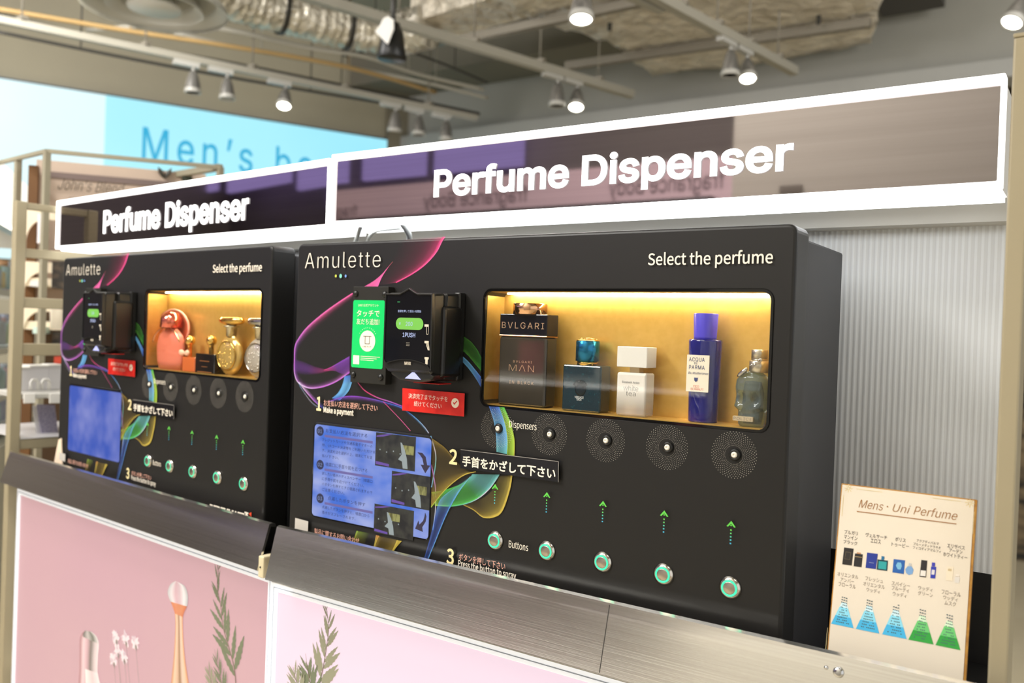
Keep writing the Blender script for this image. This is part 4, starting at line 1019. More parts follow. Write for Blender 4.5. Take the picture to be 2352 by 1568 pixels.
RY = -.0664
TF = yplane(RY)
tx0, tx1 = -.1455, -.0668; tz0, tz1 = ZD + .0605, ZD + .1722
rd = part(MB(), 'card_reader', BLACK2, mac)
# body: profile extruded between y = RY and the machine front, with a waisted right side
bd = MB()
bm = bmesh.new()
def ring_(y, ox0, ox1, oz0, oz1):
    pts = rrect(tx0 + ox0, tx1 + ox1, tz0 + oz0, tz1 + oz1, .004, 3)
    return [bm.verts.new((u, y, v)) for u, v in pts]
rings = [ring_(RY + .001, .0, .0, .012, -.001), ring_(RY + .006, -.001, .001, .008, .002), ring_(RY + .022, -.002, .001, .004, .003), ring_(RY + .030, -.001, -.003, .002, .002), ring_(-.034, -.001, .0, -.001, .003), ring_(-.012, -.001, .002, -.003, .004), ring_(-.0003, -.001, .002, -.003, .004)]
for a, c in zip(rings, rings[1:]):
    n = len(a)
    for i in range(n): bm.faces.new((a[i], a[(i + 1) % n], c[(i + 1) % n], c[i]))
bm.faces.new(rings[0]); bm.faces.new(rings[-1][::-1])
bd.bm(bm)
bpy.data.objects.remove(rd)
rd = part(bd, 'card_reader', BLACK2, mac, label='black card payment reader')
# bezel lip with raised hump at the top and scooped bottom
def bezel_out(g):
    o = [(tx0 - g, tz0 + .024), (tx0 - g, tz1 - .001 + g), (tx0 + .024, tz1 - .001 + g), (tx0 + .031, tz1 + .002 + g), (tx0 + .040, tz1 + .0062 + g), (tx0 + .048, tz1 + .002 + g), (tx0 + .055, tz1 - .001 + g), (tx1 + g, tz1 - .001 + g), (tx1 + g + .002, tz0 + .012)]
    for k in range(9):
        t_ = 1 - k / 8; o.append((tx0 + (tx1 - tx0) * (.05 + .9 * t_), tz0 + .014 + .0115 * math.sin(math.pi * (.18 + .68 * (1 - t_)))))
    return o
part(add_plate(MB(), TF, [bezel_out(.0016), bezel_out(-.0004)], .0022, -.003, .0006), 'reader_bezel', BLACK2, rd)
part(add_plate(MB(), TF, [bezel_out(-.0002)], .0006, -.003), 'reader_glass', mat('reader_glass', rgb(16, 16, 20), .05, spec=.6), rd)
hood = MB()
hp = [(tx0 - .001, tz0 + .020), (tx0 + .006, tz0 + .004), (tx0 + .02, tz0 - .003), (tx1 - .022, tz0 - .004), (tx1 - .004, tz0 - .001), (tx1 + .002, tz0 + .006), (tx1 - .01, tz0 + .014), (tx0 + .045, tz0 + .0215), (tx0 + .02, tz0 + .0235)]
part(add_plate(hood, yplane(-.030), [hp], .030, -.020, .003), 'contactless_hood', mat('hood_black', rgb(34, 34, 33), .3), rd)
ht = MB(); HPL = yplane(-.0605)
u, v = HPL.uv(949, 864); flat(ht, HPL, [(u - .014, v - .0036), (u + .014, v - .0036), (u + .003, v + .0052), (u - .001, v + .0056)], .0008)
part(ht, 'lit_pointer', mat('pointer_lit', (.1, .1, .2), .4, emit=rgb(196, 200, 255), es=1.1), rd, label='glowing white pointer')
part(MB().bevbox(tx1 - .006, tx1 + .0055, -.047, -.006, tz0 + .003, tz1 - .014, .005, 3), 'swipe_guard', mat('guard_black', rgb(22, 20, 18), .3), rd)
part(MB().bevbox(tx1 - .006, tx1 + .0042, -.0135, -.0004, tz0 - .0015, tz1 + .0055, .002), 'side_flange', BLACK2, rd)
part(MB().bevbox(tx0 + .034, tx1 + .0, -.046, -.02, tz0 - .0062, tz0 - .0048, .0005), 'red_reflection_strip', mat('red_reflection', rgb(176, 24, 20), .4), rd, label='red reflection under the reader, built as a strip')  # reflected red on the underside, made as a coloured strip
# what the reader shows
RS = MB(); u0, v1 = TF.uv(911, 729); u1 = TF.uv(973, 744)[0]; v0 = TF.uv(911, 756)[1]
add_plate(RS, TF, [rrect(u0, u1, v0, v1, (v1 - v0) / 2 - .0002, 6)], .0010, .0006)
part(RS, 'price_key', mat('price_key', (.05, .1, .03), .3, emit=rgb(122, 200, 76), es=.95), rd, label='glowing green price key')
b = MB()
text_px(b, TF, '1PUSH', 926, 763.5, 773.5, 955, off=.0012, bold=.01); text_px(b, TF, '金額を押して支払いを開始', 915, 711, 717, 968.5, off=.0012, cap=False, res=2, bold=.02)
text_px(b, TF, '200', 933.5, 739, 748, 949, off=.0014); text_px(b, TF, '¥', 918, 740, 746, 922, off=.0014)
part(b, 'reader_lettering', mat('reader_ink', (.1, .1, .1), .4, emit=rgb(190, 206, 255), es=.9), rd)
RGREY = mat('reader_grey', rgb(214, 204, 184), .5)
b = MB(); text_px(b, TF, 'NAYAX', 930, 830.5, 837, 945, off=.0010, bold=.03); part(b, 'maker_lettering', RGREY, rd)
for y, k in ((752, 0), (790, 1), (827, 2)):
    u, v = TF.uv(981.5, y); b = MB()
    flat(b, TF, [(u - .004, v + .004), (u + .003, v + .004), (u + .003, v + .001), (u - .004, v + .001)], .0010)
    if k == 0:
        for d0 in ((u - .0006, u + .0000), (u + .0024, u + .003)): flat(b, TF, [(d0[0], v + .001), (d0[1], v + .001), (d0[1], v - .009), (d0[0], v - .009)], .0010)
        flat(b, TF, [(u - .0006, v - .0084), (u + .003, v - .0084), (u + .003, v - .009), (u - .0006, v - .009)], .0010)
    elif k == 1:
        for d0 in range(3): flat(b, TF, [(u - .002 + d0 * .002, v + .001), (u - .001 + d0 * .002, v + .001), (u + .003 + d0 * .001, v - .008), (u + .002 + d0 * .001, v - .008)], .0010)
    elif k == 2: flat(b, TF, [(u - .0026, v + .001), (u + .0016, v + .001), (u + .0016, v - .0055), (u - .0026, v - .0055)], .0010)
    part(b, 'payment_icon', RGREY, rd)
b = MB()
for k in range(3): flat(b, TF, [(TF.uv(934, 789)[0], TF.uv(934, 787 + 3 * k)[1]), (TF.uv(942, 789)[0], TF.uv(934, 787 + 3 * k)[1]), (TF.uv(942, 789)[0], TF.uv(934, 787.5 + 3 * k)[1]), (TF.uv(934, 789)[0], TF.uv(934, 787.5 + 3 * k)[1])], .0010)
part(b, 'menu_icon', RGREY, rd)
part(flat(MB(), TF, [(TF.uv(914, 694)[0] + x, TF.uv(914, 694)[1] + y) for x, y in ((0, 0), (.0045, 0), (.0045, .0008), (0, .0008))], .0010), 'status_lamp', mat('status_green', (.05, .1, .03), .3, emit=rgb(30, 180, 110), es=.8), rd)

# the farther machine: same machine, copied, with another picture on its screen
mac2 = copy_tree(mac)
mac2.matrix_world = BAY['L'] @ Matrix.Translation(Vector(mbase))
mac2['label'] = 'farther black perfume dispenser machine on the left with gold and coral bottles'
bpy.context.view_layer.update()
for o in list(mac2.children):
    if o.name.startswith('information_screen'):
        for ch in list(o.children):
            if ch.name.split('.')[0] in ('screen_lettering', 'screen_heading_lettering', 'badge_lettering', 'screen_badge', 'screen_bar', 'screen_photo', 'pictured_window', 'pictured_hand', 'pictured_wave', 'picture_caption_bar', 'screen_arrow'):
                bpy.data.objects.remove(ch)
            elif ch.name.startswith('screen_face'):
                S2 = SM.copy(); S2.name = 'screen_blue_far'
                for nd in S2.node_tree.nodes:
                    if nd.type == 'VALTORGB': nd.color_ramp.elements[0].color = (*rgb(56, 88, 186), 1); nd.color_ramp.elements[1].color = (*rgb(128, 138, 206), 1)
                    if nd.type == 'MAPPING': nd.inputs['Scale'].default_value = (14, 1, 14)
                ch.data = ch.data.copy(); ch.data.materials[0] = S2

# ------------------------------------------------------------------ bottles in the nearer machine
SHELFZ = WZ0 + .0012
def bp(px, py, y): 
    q = on_y(px, py, y); return q.x, q.z
GLASSK = mat('dark_bottle_glass', rgb(62, 56, 46), .06, coat=.3, noise=((20, 20, 14), rgb(50, 46, 40), .3, .7))
NAVY = mat('navy_gloss', rgb(18, 18, 26), .06)
# 1 wide dark bottle with rose gold atomiser
yf, yb = .0085, .036
x0, zc = bp(1147, 771, yf); x1 = bp(1256, 771, yf)[0]; zt = bp(1200, 721, yf)[1]
t = thing('perfume_bottle', 'wide dark bottle with rose gold top at the left end of the near window', 'perfume bottle', ((x0 + x1) / 2, .022, SHELFZ), None, 'bottles in the nearer machine')
part(MB().bevbox(x0, x1, yf, yb, SHELFZ, zc, .0035, 3), 'bottle_body', GLASSK, t)
part(MB().bevbox(x0 - .0004, x1 + .0004, yf - .0004, yb + .0004, zc, zc + .0018, .0006), 'gold_band', ROSEGOLD, t, label='thin rose gold band')
part(MB().bevbox(x0, x1, yf, yb, zc + .0018, zt, .0012), 'cap_band', NAVY, t, label='glossy black cap band')
xa, za = bp(1186, 697, .022); xb = bp(1252, 697, .022)[0]
part(MB().lathe([((xb - xa) / 2, 0), ((xb - xa) / 2, za - zt - .0006), ((xb - xa) / 2 - .0008, za - zt)], ((xa + xb) / 2, .022, zt), (0, 0, 1), 28).lathe([(.0012, 0), (.0012, .0009)], ((xa + xb) / 2 - .006, .022 - (xb - xa) / 2 * .80, zt + .007), (-.5, -.85, 0), 10), 'atomiser', ROSEGOLD, t, label='rose gold atomiser')
PF = yplane(yf)
b = MB(); text_px(b, PF, 'BVLGARI', 1153, 739, 753, 1250, off=.0005, spacing=1.25, res=4)
text_px(b, PF, 'BVLGARI', 1179, 827, 832, 1222, off=.0004, spacing=1.3); text_px(b, PF, 'MΛN', 1169, 836, 851, 1227, off=.0004, spacing=1.1, bold=-.012, res=4); text_px(b, PF, 'IN BLACK', 1170, 873, 880, 1226, off=.0004, spacing=1.35)
part(b, 'bottle_lettering', mat('copper_ink', rgb(214, 178, 146), .3, .6), t)
# 2 teal square bottle
yf, yb = .010, .036
x0 = bp(1291, 900, yf)[0]; x1 = bp(1379, 900, yf)[0]; zt = bp(1330, 838, yf)[1]
TEALG = mat('teal_glass', rgb(10, 42, 54), .12, coat=.5, noise=((260, 260, 300), rgb(22, 92, 106), .62, .8), bump=((600, 600, 900), .25, .001))
t = thing('perfume_bottle', 'dark teal square bottle with shiny blue cap and gold crest', 'perfume bottle', ((x0 + x1) / 2, .023, SHELFZ), None, 'bottles in the nearer machine')
part(MB().bevbox(x0, x1, yf, yb, SHELFZ, zt, .002, 2), 'bottle_body', TEALG, t)
cxx = (bp(1326, 810, .023)[0] + bp(1374, 810, .023)[0]) / 2; rc = (bp(1374, 810, .023)[0] - bp(1326, 810, .023)[0]) / 2; zc0, zc1 = bp(1350, 829, .023)[1], bp(1350, 783, .023)[1]
part(MB().lathe([(rc * .86, zt - zc0 - .0004), (rc * .86, .0004)], (cxx, .023, zc0), (0, 0, 1), 28), 'collar', GOLD, t)
part(MB().lathe([(rc, 0), (rc, zc1 - zc0 - .0008), (rc * .95, zc1 - zc0)], (cxx, .023, zc0), (0, 0, 1), 32), 'cap', mat('blue_metal', rgb(40, 124, 172), .22, .9), t, label='metallic blue cap')
b = MB().lathe([(rc * .98, 0), (rc * .98, .0009), (rc * .8, .0018)], (cxx, .023, zc1), (0, 0, 1), 24)
rnd = random.Random(5)
for k in range(26):
    a = rnd.uniform(0, 6.28); r = rnd.uniform(0, rc * .75); bm = bmesh.new(); bmesh.ops.create_icosphere(bm, subdivisions=1, radius=rnd.uniform(.0008, .0016)); b.bm(bm, Matrix.Translation((cxx + r * math.cos(a), .023 + r * math.sin(a), zc1 + .0018 + .0016 * (1 - r / rc))), True)
part(b, 'crest', mat('crest_gold', rgb(250, 214, 140), .2, 1.0), t, label='gold embossed crest on the cap')
PF = yplane(yf); u, v = PF.uv(1333, 892)
b = MB().lathe([(.0082, 0), (.0078, .0009), (.0052, .0016), (0, .0020)], PF.p(u, v), PF.N, 24, 1.0, 1.15)
for k in range(14):
    a = R2(20 + k * 11); b.tube([PF.p(u + .004 * math.cos(a), v + .004 * math.sin(a) + .001, .0012), PF.p(u + .0105 * math.cos(a), v + .009 * math.sin(a) + .002, .0004)], [.0011, .0006], 6)
part(b, 'relief_head', mat('relief_dark', rgb(18, 34, 44), .15), t, label='raised head emblem')
b = MB(); text_px(b, PF, 'VERSACE', 1320, 909, 914, 1341, off=.0005, bold=.02); text_px(b, PF, 'EROS', 1325, 914.5, 919, 1336, off=.0005, bold=.02)
part(b, 'bottle_lettering', mat('pale_ink', rgb(200, 206, 206), .4), t)
# 3 white bottle
yf, yb = .009, .034
x0 = bp(1415, 900, yf)[0]; x1 = bp(1483, 900, yf)[0]; zt = bp(1440, 855, yf)[1]
t = thing('perfume_bottle', 'white square bottle with a big white block cap', 'perfume bottle', ((x0 + x1) / 2, .022, SHELFZ), None, 'bottles in the nearer machine')
FROST = bpy.data.materials.new('frosted_glass'); FROST.use_nodes = True; MATS['frosted_glass'] = FROST; nt = FROST.node_tree; pb = nt.nodes['Principled BSDF']
pb.inputs['Base Color'].default_value = (*rgb(236, 232, 226), 1); pb.inputs['Roughness'].default_value = .25; pb.inputs['Coat Weight'].default_value = .4
tc = nt.nodes.new('ShaderNodeTexCoord'); sx = nt.nodes.new('ShaderNodeSeparateXYZ'); mr = nt.nodes.new('ShaderNodeMapRange'); mr.inputs[1].default_value = .008; mr.inputs[2].default_value = .032; mr.inputs[3].default_value = .35; mr.inputs[4].default_value = 1
nt.links.new(tc.outputs['Object'], sx.inputs[0]); nt.links.new(sx.outputs[2], mr.inputs[0]); nt.links.new(mr.outputs[0], pb.inputs['Alpha'])
part(MB().bevbox(x0, x1, yf, yb, SHELFZ, zt, .003, 3), 'bottle_body', FROST, t, label='frosted body turning clear at the foot')
x0c = bp(1418, 820, yf)[0]; x1c = bp(1487, 820, yf)[0]; z0c, z1c = bp(1445, 843, yf)[1], bp(1445, 796, yf)[1]
part(MB().bevbox(x0c, x1c, yf - .001, yb + .001, z0c, z1c, .0008), 'cap', WHITE, t)
part(MB().bevbox((x0 + x1) / 2 - .006, (x0 + x1) / 2 + .007, .016, .028, zt, z0c, .0005), 'neck', mat('neck_cream', rgb(214, 190, 150), .3, .5), t)
PF = yplane(yf); b = MB(); text_px(b, PF, 'Elizabeth Arden', 1429, 874, 879, 1469, off=.0004); text_px(b, PF, 'white', 1432, 884, 896, 1466, off=.0004, bold=-.015); text_px(b, PF, 'tea', 1438, 897, 908, 1460, off=.0004, bold=-.015)
part(b, 'bottle_lettering', mat('grey_ink', rgb(110, 112, 116), .4), t)
# 4 slim blue bottle
yc = .024
cxx = (bp(1580, 880, yc)[0] + bp(1655, 880, yc)[0]) / 2; rx = (bp(1655, 880, yc)[0] - bp(1580, 880, yc)[0]) / 2; ry = .0155; zt = bp(1617, 779, yc)[1]
t = thing('perfume_bottle', 'slim tall blue bottle with a violet blue cap and white label', 'perfume bottle', (cxx, yc, SHELFZ), None, 'bottles in the nearer machine')
BLUG = mat('blue_glass', rgb(30, 34, 130), .05, trans=.35, coat=.4, noise=((30, 30, 20), rgb(44, 50, 160), .4, .7))
H = zt - SHELFZ
part(MB().lathe([(rx * .84, 0), (rx * .86, .001), (rx * .9, H * .4), (rx * .99, H * .97), (rx * .97, H * .995), (rx * .6, H)], (cxx, yc, SHELFZ), (0, 0, 1), 40, 1, ry / rx), 'bottle_body', BLUG, t)
zc0, zc1 = bp(1617, 775, yc)[1], bp(1617, 720, yc)[1]; rc = (bp(1644, 750, yc)[0] - bp(1591, 750, yc)[0]) / 2; ccx = cxx - .0006
part(MB().lathe([(rc * .92, zt - zc0 - .0005), (rc * .93, .001), (rc * 1.0, zc1 - zc0 - .001), (rc * .97, zc1 - zc0)], (ccx, yc, zc0), (0, 0, 1), 32, 1, min(1, .0145 / rc)), 'cap', mat('violet_cap', rgb(86, 76, 214), .35), t, label='violet blue cap')
lx0, lz1 = bp(1579, 814, yc - .0155); lx1 = bp(1630, 814, yc - .0155)[0]; lz0 = bp(1579, 898, yc - .0155)[1]
PF = yplane(yc - .0158)
part(add_plate(MB(), PF, [rrect(lx0, lx1, lz0, lz1, .0005, 2)], .0004, -.001), 'paper_label', mat('cream_label', rgb(246, 236, 218), .5), t, label='cream paper label')
b = MB(); text_px(b, PF, 'ACQUA', 1583, 820, 829, 1619, off=.0007, spacing=1.1); text_px(b, PF, 'DI', 1595, 831, 836, 1602, off=.0007); text_px(b, PF, 'PARMA', 1583, 838, 847, 1619, off=.0007, spacing=1.1); text_px(b, PF, 'Blu Mediterraneo', 1581, 853, 858, 1627, off=.0007, shear=.35)
u, v = PF.uv(1599, 871); flat(b, PF, [(u - .0024, v + .002), (u + .0024, v + .002), (u + .002, v - .0015), (u, v - .003), (u - .002, v - .0015)], .0007)
part(b, 'label_lettering', mat('navy_ink', rgb(52, 66, 120), .5), t)
b = MB(); text_px(b, PF, 'FICO', 1593, 884, 889, 1606, off=.0007); text_px(b, PF, 'DI AMALFI', 1587, 890, 895, 1616, off=.0007)
part(b, 'red_label_lettering', mat('red_ink', rgb(222, 120, 104), .5), t)
# 5 skull shaped bottle
yc = .0245
cxx = bp(1729, 900, yc)[0]; zt = bp(1735, 853, yc)[1]; H = zt - SHELFZ
t = thing('perfume_bottle', 'skull shaped pale blue glass bottle with silver cap and hanging chain', 'perfume bottle', (cxx, yc, SHELFZ), None, 'bottles in the nearer machine')
def lerp_tab(tab, t_):
    for (t0, v0), (t1, v1) in zip(tab, tab[1:]):
        if t_ <= t1:
            f = (t_ - t0) / (t1 - t0); f = f * f * (3 - 2 * f); return v0 + (v1 - v0) * f
    return tab[-1][1]
WT = [(0, .0130), (.03, .0148), (.20, .0152), (.27, .0150), (.36, .0200), (.44, .0186), (.55, .0178), (.70, .0188), (.82, .0182), (.92, .0150), (.98, .0105), (1, .0085)]
DT = [(0, .0090), (.03, .0100), (.24, .0108), (.36, .0125), (.55, .0135), (.75, .0145), (.88, .0135), (.96, .0105), (1, .0085)]
vs, fs = [], []; NH, NA = 60, 64
for i in range(NH + 1):
    z = i / NH; wv, dv = lerp_tab(WT, z), lerp_tab(DT, z)
    for k in range(NA):
        a = 2 * math.pi * k / NA; ca, sa = math.cos(a), math.sin(a); e_ = .8
        x = wv * math.copysign(abs(ca) ** e_, ca); y = dv * math.copysign(abs(sa) ** e_, sa)
        if y < 0:
            X = x / .019
            def g(cx, cz, rx_, rz_): return math.exp(-(((X - cx) / rx_) ** 2 + ((z - cz) / rz_) ** 2) * 1.6)
            y += .0075 * g(-.48, .52, .27, .11) + .0075 * g(.30, .52, .27, .11) + .0042 * g(-.09, .375, .11, .075) - .0016 * g(-.09, .47, .07, .08) - .0018 * (g(-.48, .66, .34, .05) + g(.30, .66, .34, .05)) - .0016 * (g(-.66, .36, .2, .06) + g(.5, .36, .2, .06)) + .0014 * g(-.09, .23, .5, .035)
            if .245 < z < .31: y += .0007 * math.sin(X * 22) * (abs(X + .09) < .55)
        vs.append(Vector((cxx + x, yc + y, SHELFZ + z * H)))
for i in range(NH):
    for k in range(NA): fs.append((i * NA + k, i * NA + (k + 1) % NA, (i + 1) * NA + (k + 1) % NA, (i + 1) * NA + k))
fs.append(tuple(range(NA - 1, -1, -1))); fs.append(tuple(NH * NA + k for k in range(NA)))
b = MB(); b.add(vs, fs, smooth=True)
part(b, 'bottle_body', mat('pale_blue_glass', rgb(176, 204, 214), .03, trans=.86, ior=1.3, coat=.6), t)
part(MB().lathe([(0, .003), (.009, .003), (.0105, H * .3), (.0105, H * .62), (.008, H * .8), (0, H * .82)], (cxx, yc + .002, SHELFZ), (0, 0, 1), 24, 1, .45), 'liquid', mat('liquid_blue', rgb(130, 170, 190), .1, alpha=.35), t)
zc0, zc1, zc2 = zt - .001, bp(1740, 828, yc)[1], bp(1745, 803, yc)[1]
SILV = mat('satin_silver', rgb(214, 206, 190), .28, .9)
ccx = cxx + .0062
part(MB().lathe([(.0112, 0), (.0108, zc1 - zc0 - .0006), (.0098, zc1 - zc0)], (ccx, yc, zc0), (0, 0, 1), 28).lathe([(.0086, 0), (.0086, .0022)], (ccx, yc, zc1), (0, 0, 1), 24).lathe([(.0090, 0), (.0090, zc2 - zc1 - .003), (.0084, zc2 - zc1 - .0022)], (ccx, yc, zc1 + .0022), (0, 0, 1), 28), 'cap', SILV, t, label='satin silver cap')
b = MB()
ch = [Vector((*(lambda q: (q[0], yc - .0135, q[1]))(bp(x, y, yc - .0135)),)) for x, y in ((1748, 826), (1741, 830), (1735, 833), (1729, 836), (1723, 840))]
for i in range(4):
    a, c = ch[i], ch[i + 1]; m_ = (a + c) / 2; d = (c - a).normalized(); s = Vector((0, 0, 1)).cross(d).normalized() if i % 2 else Vector((0, 1, 0)).cross(d).normalized()
    b.tube([m_ + d * .0030 * math.cos(k * math.pi / 6) + s * .0014 * math.sin(k * math.pi / 6) for k in range(12)], .0005, 6, True)
part(b, 'chain', STEELPOL, t)
A = Vector((bp(1716, 846, yc - .0135)[0], yc - .0135, bp(1716, 846, yc - .0135)[1])); B = Vector((bp(1694, 864, yc - .0135)[0], yc - .0135, bp(1694, 864, yc - .0135)[1]))
part(MB().tube([A, A.lerp(B, .3), A.lerp(B, .8), B], [.0016, .0026, .0022, .0008], 10), 'charm', STEELPOL, t)
q0, q1 = bp(1687, 953, yc - .0148), bp(1734, 971, yc - .0148); lz0, lz1 = SHELFZ + .0062, SHELFZ + .0114
PF = yplane(yc - .0150); lx0, lx1 = cxx - .0165, cxx + .0065
part(add_plate(MB(), PF, [rrect(lx0, lx1, lz0, lz1, .0006, 2)], .0006, -.004), 'name_plate', mat('plate_cream', rgb(226, 208, 176), .3, .5), t)
b = MB(); text_uv(b, PF, 'POLICE', lx0 + .001, lx1 - .001, lz0 + .001, lz1 - .001, off=.0009, spacing=1.1); part(b, 'plate_lettering', mat('grey_ink2', rgb(150, 140, 126), .4), t)

# ------------------------------------------------------------------ bottles in the farther machine (built in its own frame)
ML = BAY['L']
LP = lambda y: yplane(y, 'L')
def lp(px, py, y): return LP(y).uv(px, py)
CORAL = pane_mat('coral_glass', rgb(255, 120, 84), 1.25, .08, (1, .85, .8))
CORALB = mat('coral_bottle', rgb(246, 138, 110), .15, alpha=.8, coat=.4)
# big coral bottle with a ring disc
u, v = lp(393, 754, .032); r = (lp(437, 752, .032)[0] - u) * .82; rv = v - lp(393, 797, .032)[1]
zr = v; 
t = thing('perfume_bottle', 'coral glass bottle with a large round halo at the left of the far window', 'perfume bottle', (u, .024, SHELFZ), ML, 'bottles in the farther machine')
part(add_plate(MB(), LP(.036), [circ(u + .004, v, r, rv, 40)], .0015, -.0015, .0008), 'halo_disc', mat('coral_disc', rgb(250, 120, 84), .12, alpha=.62), t)
part(MB().tube([Vector((u + .004 + r * math.cos(R2(k * 7.5)), .034, v + rv * math.sin(R2(k * 7.5)))) for k in range(48)], .0022, 8, True), 'halo_rim', mat('coral_rim', rgb(255, 176, 150), .15, coat=.6), t)
hb = lp(393, 752, .018)[1] - SHELFZ; ub = lp(393, 800, .02)[0]; rb = lp(424, 800, .02)[0] - ub
part(MB().lathe([(rb * .8, 0), (rb * .95, hb * .2), (rb * 1.0, hb * .55), (rb * .85, hb * .82), (rb * .42, hb * .98), (rb * .3, hb)], (ub, .019, SHELFZ), (0, 0, 1), 32, 1, .011 / rb), 'bottle_body', CORALB, t)
part(MB().tube([Vector((ub + rb * 1.05 * math.cos(R2(a)), .009, SHELFZ + hb * .5 + hb * .5 * math.sin(R2(a)))) for a in range(20, 166, 8)], .0014, 8), 'wire_loop', ROSEGOLD, t)
zc0, zc1 = lp(393, 752, .02)[1], lp(393, 716, .02)[1]; rc = (lp(407, 735, .02)[0] - lp(380, 735, .02)[0]) / 2
part(MB().lathe([(rc, 0), (rc * .95, (zc1 - zc0) * .6), (rc * .6, (zc1 - zc0) * .92), (0, zc1 - zc0)], (ub, .02, zc0), (0, 0, 1), 24), 'cap', mat('rose_cap', rgb(232, 130, 110), .12, .9), t, label='shiny rose cap')
def ball_bottle(lab, pxc, pyc_, pxl, pxr, pyt, m_, extra=None, dep=(.010, .034)):
    x0 = lp(pxl, 840, dep[0])[0]; x1 = lp(pxr, 840, dep[0])[0]; zt = lp((pxl + pxr) / 2, pyt, dep[0])[1]
    t = thing('perfume_bottle', lab, 'perfume bottle', ((x0 + x1) / 2, .022, SHELFZ), ML, 'bottles in the farther machine')
    part(MB().bevbox(x0, x1, dep[0], dep[1], SHELFZ, zt, .0015, 2), 'bottle_body', m_, t)
    uc, vc = lp(pxc, pyc_, .022); rb_ = .0095
    part(MB().lathe([(.0046, 0), (.0046, vc - zt - .004), (.006, vc - zt - .003), (.006, vc - zt)], (uc, .022, zt), (0, 0, 1), 20), 'collar', GOLD, t)
    bm = bmesh.new(); bmesh.ops.create_uvsphere(bm, u_segments=28, v_segments=18, radius=rb_)
    b = MB(); b.bm(bm, Matrix.Translation((uc, .022, vc + .003)), True); part(b, 'ball_cap', GOLD, t, label='gold ball cap')
    return t, x0, x1, zt, uc, vc
AMB = mat('orange_glass', rgb(228, 118, 62), .1, alpha=.85, coat=.4)
t, x0, x1, zt, uc, vc = ball_bottle('small orange bottle with gold ball cap and peach bow in the far window', 437, 786, 418, 447, 820, AMB)
b = MB()
for s in (-1, 1):
    b.lathe([(0, 0), (.0045, .004), (.006, .011), (.004, .016), (0, .017)], (uc, .012, zt + .006), (s, -.1, .15), 14, 1, .6)
part(b, 'ribbon_bow', mat('peach_ribbon', rgb(252, 200, 170), .5), t, label='peach ribbon bow')
t, x0, x1, zt, uc, vc = ball_bottle('black square bottle with gold ball cap in the far window', 486, 786, 448, 492, 812, mat('black_box_bottle', rgb(24, 20, 22), .08, coat=.5))
PF = LP(.010); b = MB(); 
for k, (ww, hh) in enumerate(((.5, .003), (.3, .0025), (.75, .004))):
    z = zt - .014 - k * .010; flat(b, PF, [((x0 + x1) / 2 - (x1 - x0) * ww / 2, z), ((x0 + x1) / 2 + (x1 - x0) * ww / 2, z), ((x0 + x1) / 2 + (x1 - x0) * ww / 2, z + hh * .3), ((x0 + x1) / 2 - (x1 - x0) * ww / 2, z + hh * .3)], .0004)
part(b, 'copper_lines', mat('copper_line', rgb(170, 110, 60), .4), t)
def oval_bottle(lab, pxl, pxr, pyt, pct, m_, relief, capm, glassc, y=.023):
    x0 = lp(pxl, 820, y)[0]; x1 = lp(pxr, 820, y)[0]; uc = (x0 + x1) / 2; rx = (x1 - x0) / 2; zt = lp((pxl + pxr) / 2, pyt, y)[1]; rz = (zt - SHELFZ) / 2
    t = thing('perfume_bottle', lab, 'perfume bottle', (uc, y, SHELFZ), ML, 'bottles in the farther machine')
    prof = [(max(rx * math.sin(R2(a)), rx * .35 if a > 160 or a < 10 else 0), rz - rz * math.cos(R2(a))) for a in range(0, 181, 10)]
    prof[0] = (rx * .4, 0.0); prof[-1] = (rx * .25, 2 * rz)
    part(MB().lathe(prof, (uc, y, SHELFZ), (0, 0, 1), 36, 1, .0125 / rx), 'bottle_body', m_, t)
    b = MB(); rnd = random.Random(int(pxl))
    b.tube([Vector((uc + rx * .78 * math.cos(R2(k * 10)), y - .0095, SHELFZ + rz + rz * .72 * math.sin(R2(k * 10)))) for k in range(36)], .0012, 6, True)
    for k in range(46):
        a = rnd.uniform(0, 6.28); q = math.sqrt(rnd.random()) * .62
        bm = bmesh.new(); bmesh.ops.create_icosphere(bm, subdivisions=1, radius=rnd.uniform(.001, .0024)); b.bm(bm, Matrix.Translation((uc + rx * q * math.cos(a), y - .0115 + .003 * q, SHELFZ + rz + rz * q * math.sin(a))), True)
    part(b, 'relief_medallion', relief, t, label='ornate raised medallion')
    z0c, z1c = zt, lp((pxl + pxr) / 2, pct, y)[1]; hh = z1c - z0c
    part(MB().lathe([(rx * .25, -.001), (rx * .28, hh * .45), (rx * .4, hh * .5), (rx * .3, hh * .56)], (uc, y, z0c), (0, 0, 1), 24), 'collar', mat('collar_pale', rgb(214, 206, 180), .2, .8), t)
    part(MB().lathe([(rx * .3, hh * .55), (rx * .85, hh * .66), (rx * 1.0, hh * .8), (rx * .9, hh * .96), (rx * .3, hh)], (uc, y, z0c), (0, 0, 1), 28, 1, .9 if rx < .016 else .0145 / rx), 'cap', capm, t)
    return t
oval_bottle('gold oval bottle with ornate medallion and broad gold cap in the far window', 504, 556, 771, 728, mat('gold_glass', rgb(206, 170, 96), .1, .35, coat=.5), mat('relief_gold', rgb(236, 200, 110), .16, 1.0), GOLD, None)
oval_bottle('silver oval bottle cut off by the right edge of the far window', 568, 626, 776, 730, mat('silver_glass', rgb(200, 190, 176), .12, .3, coat=.5), mat('relief_silver', rgb(190, 186, 180), .16, 1.0), STEELPOL, None)

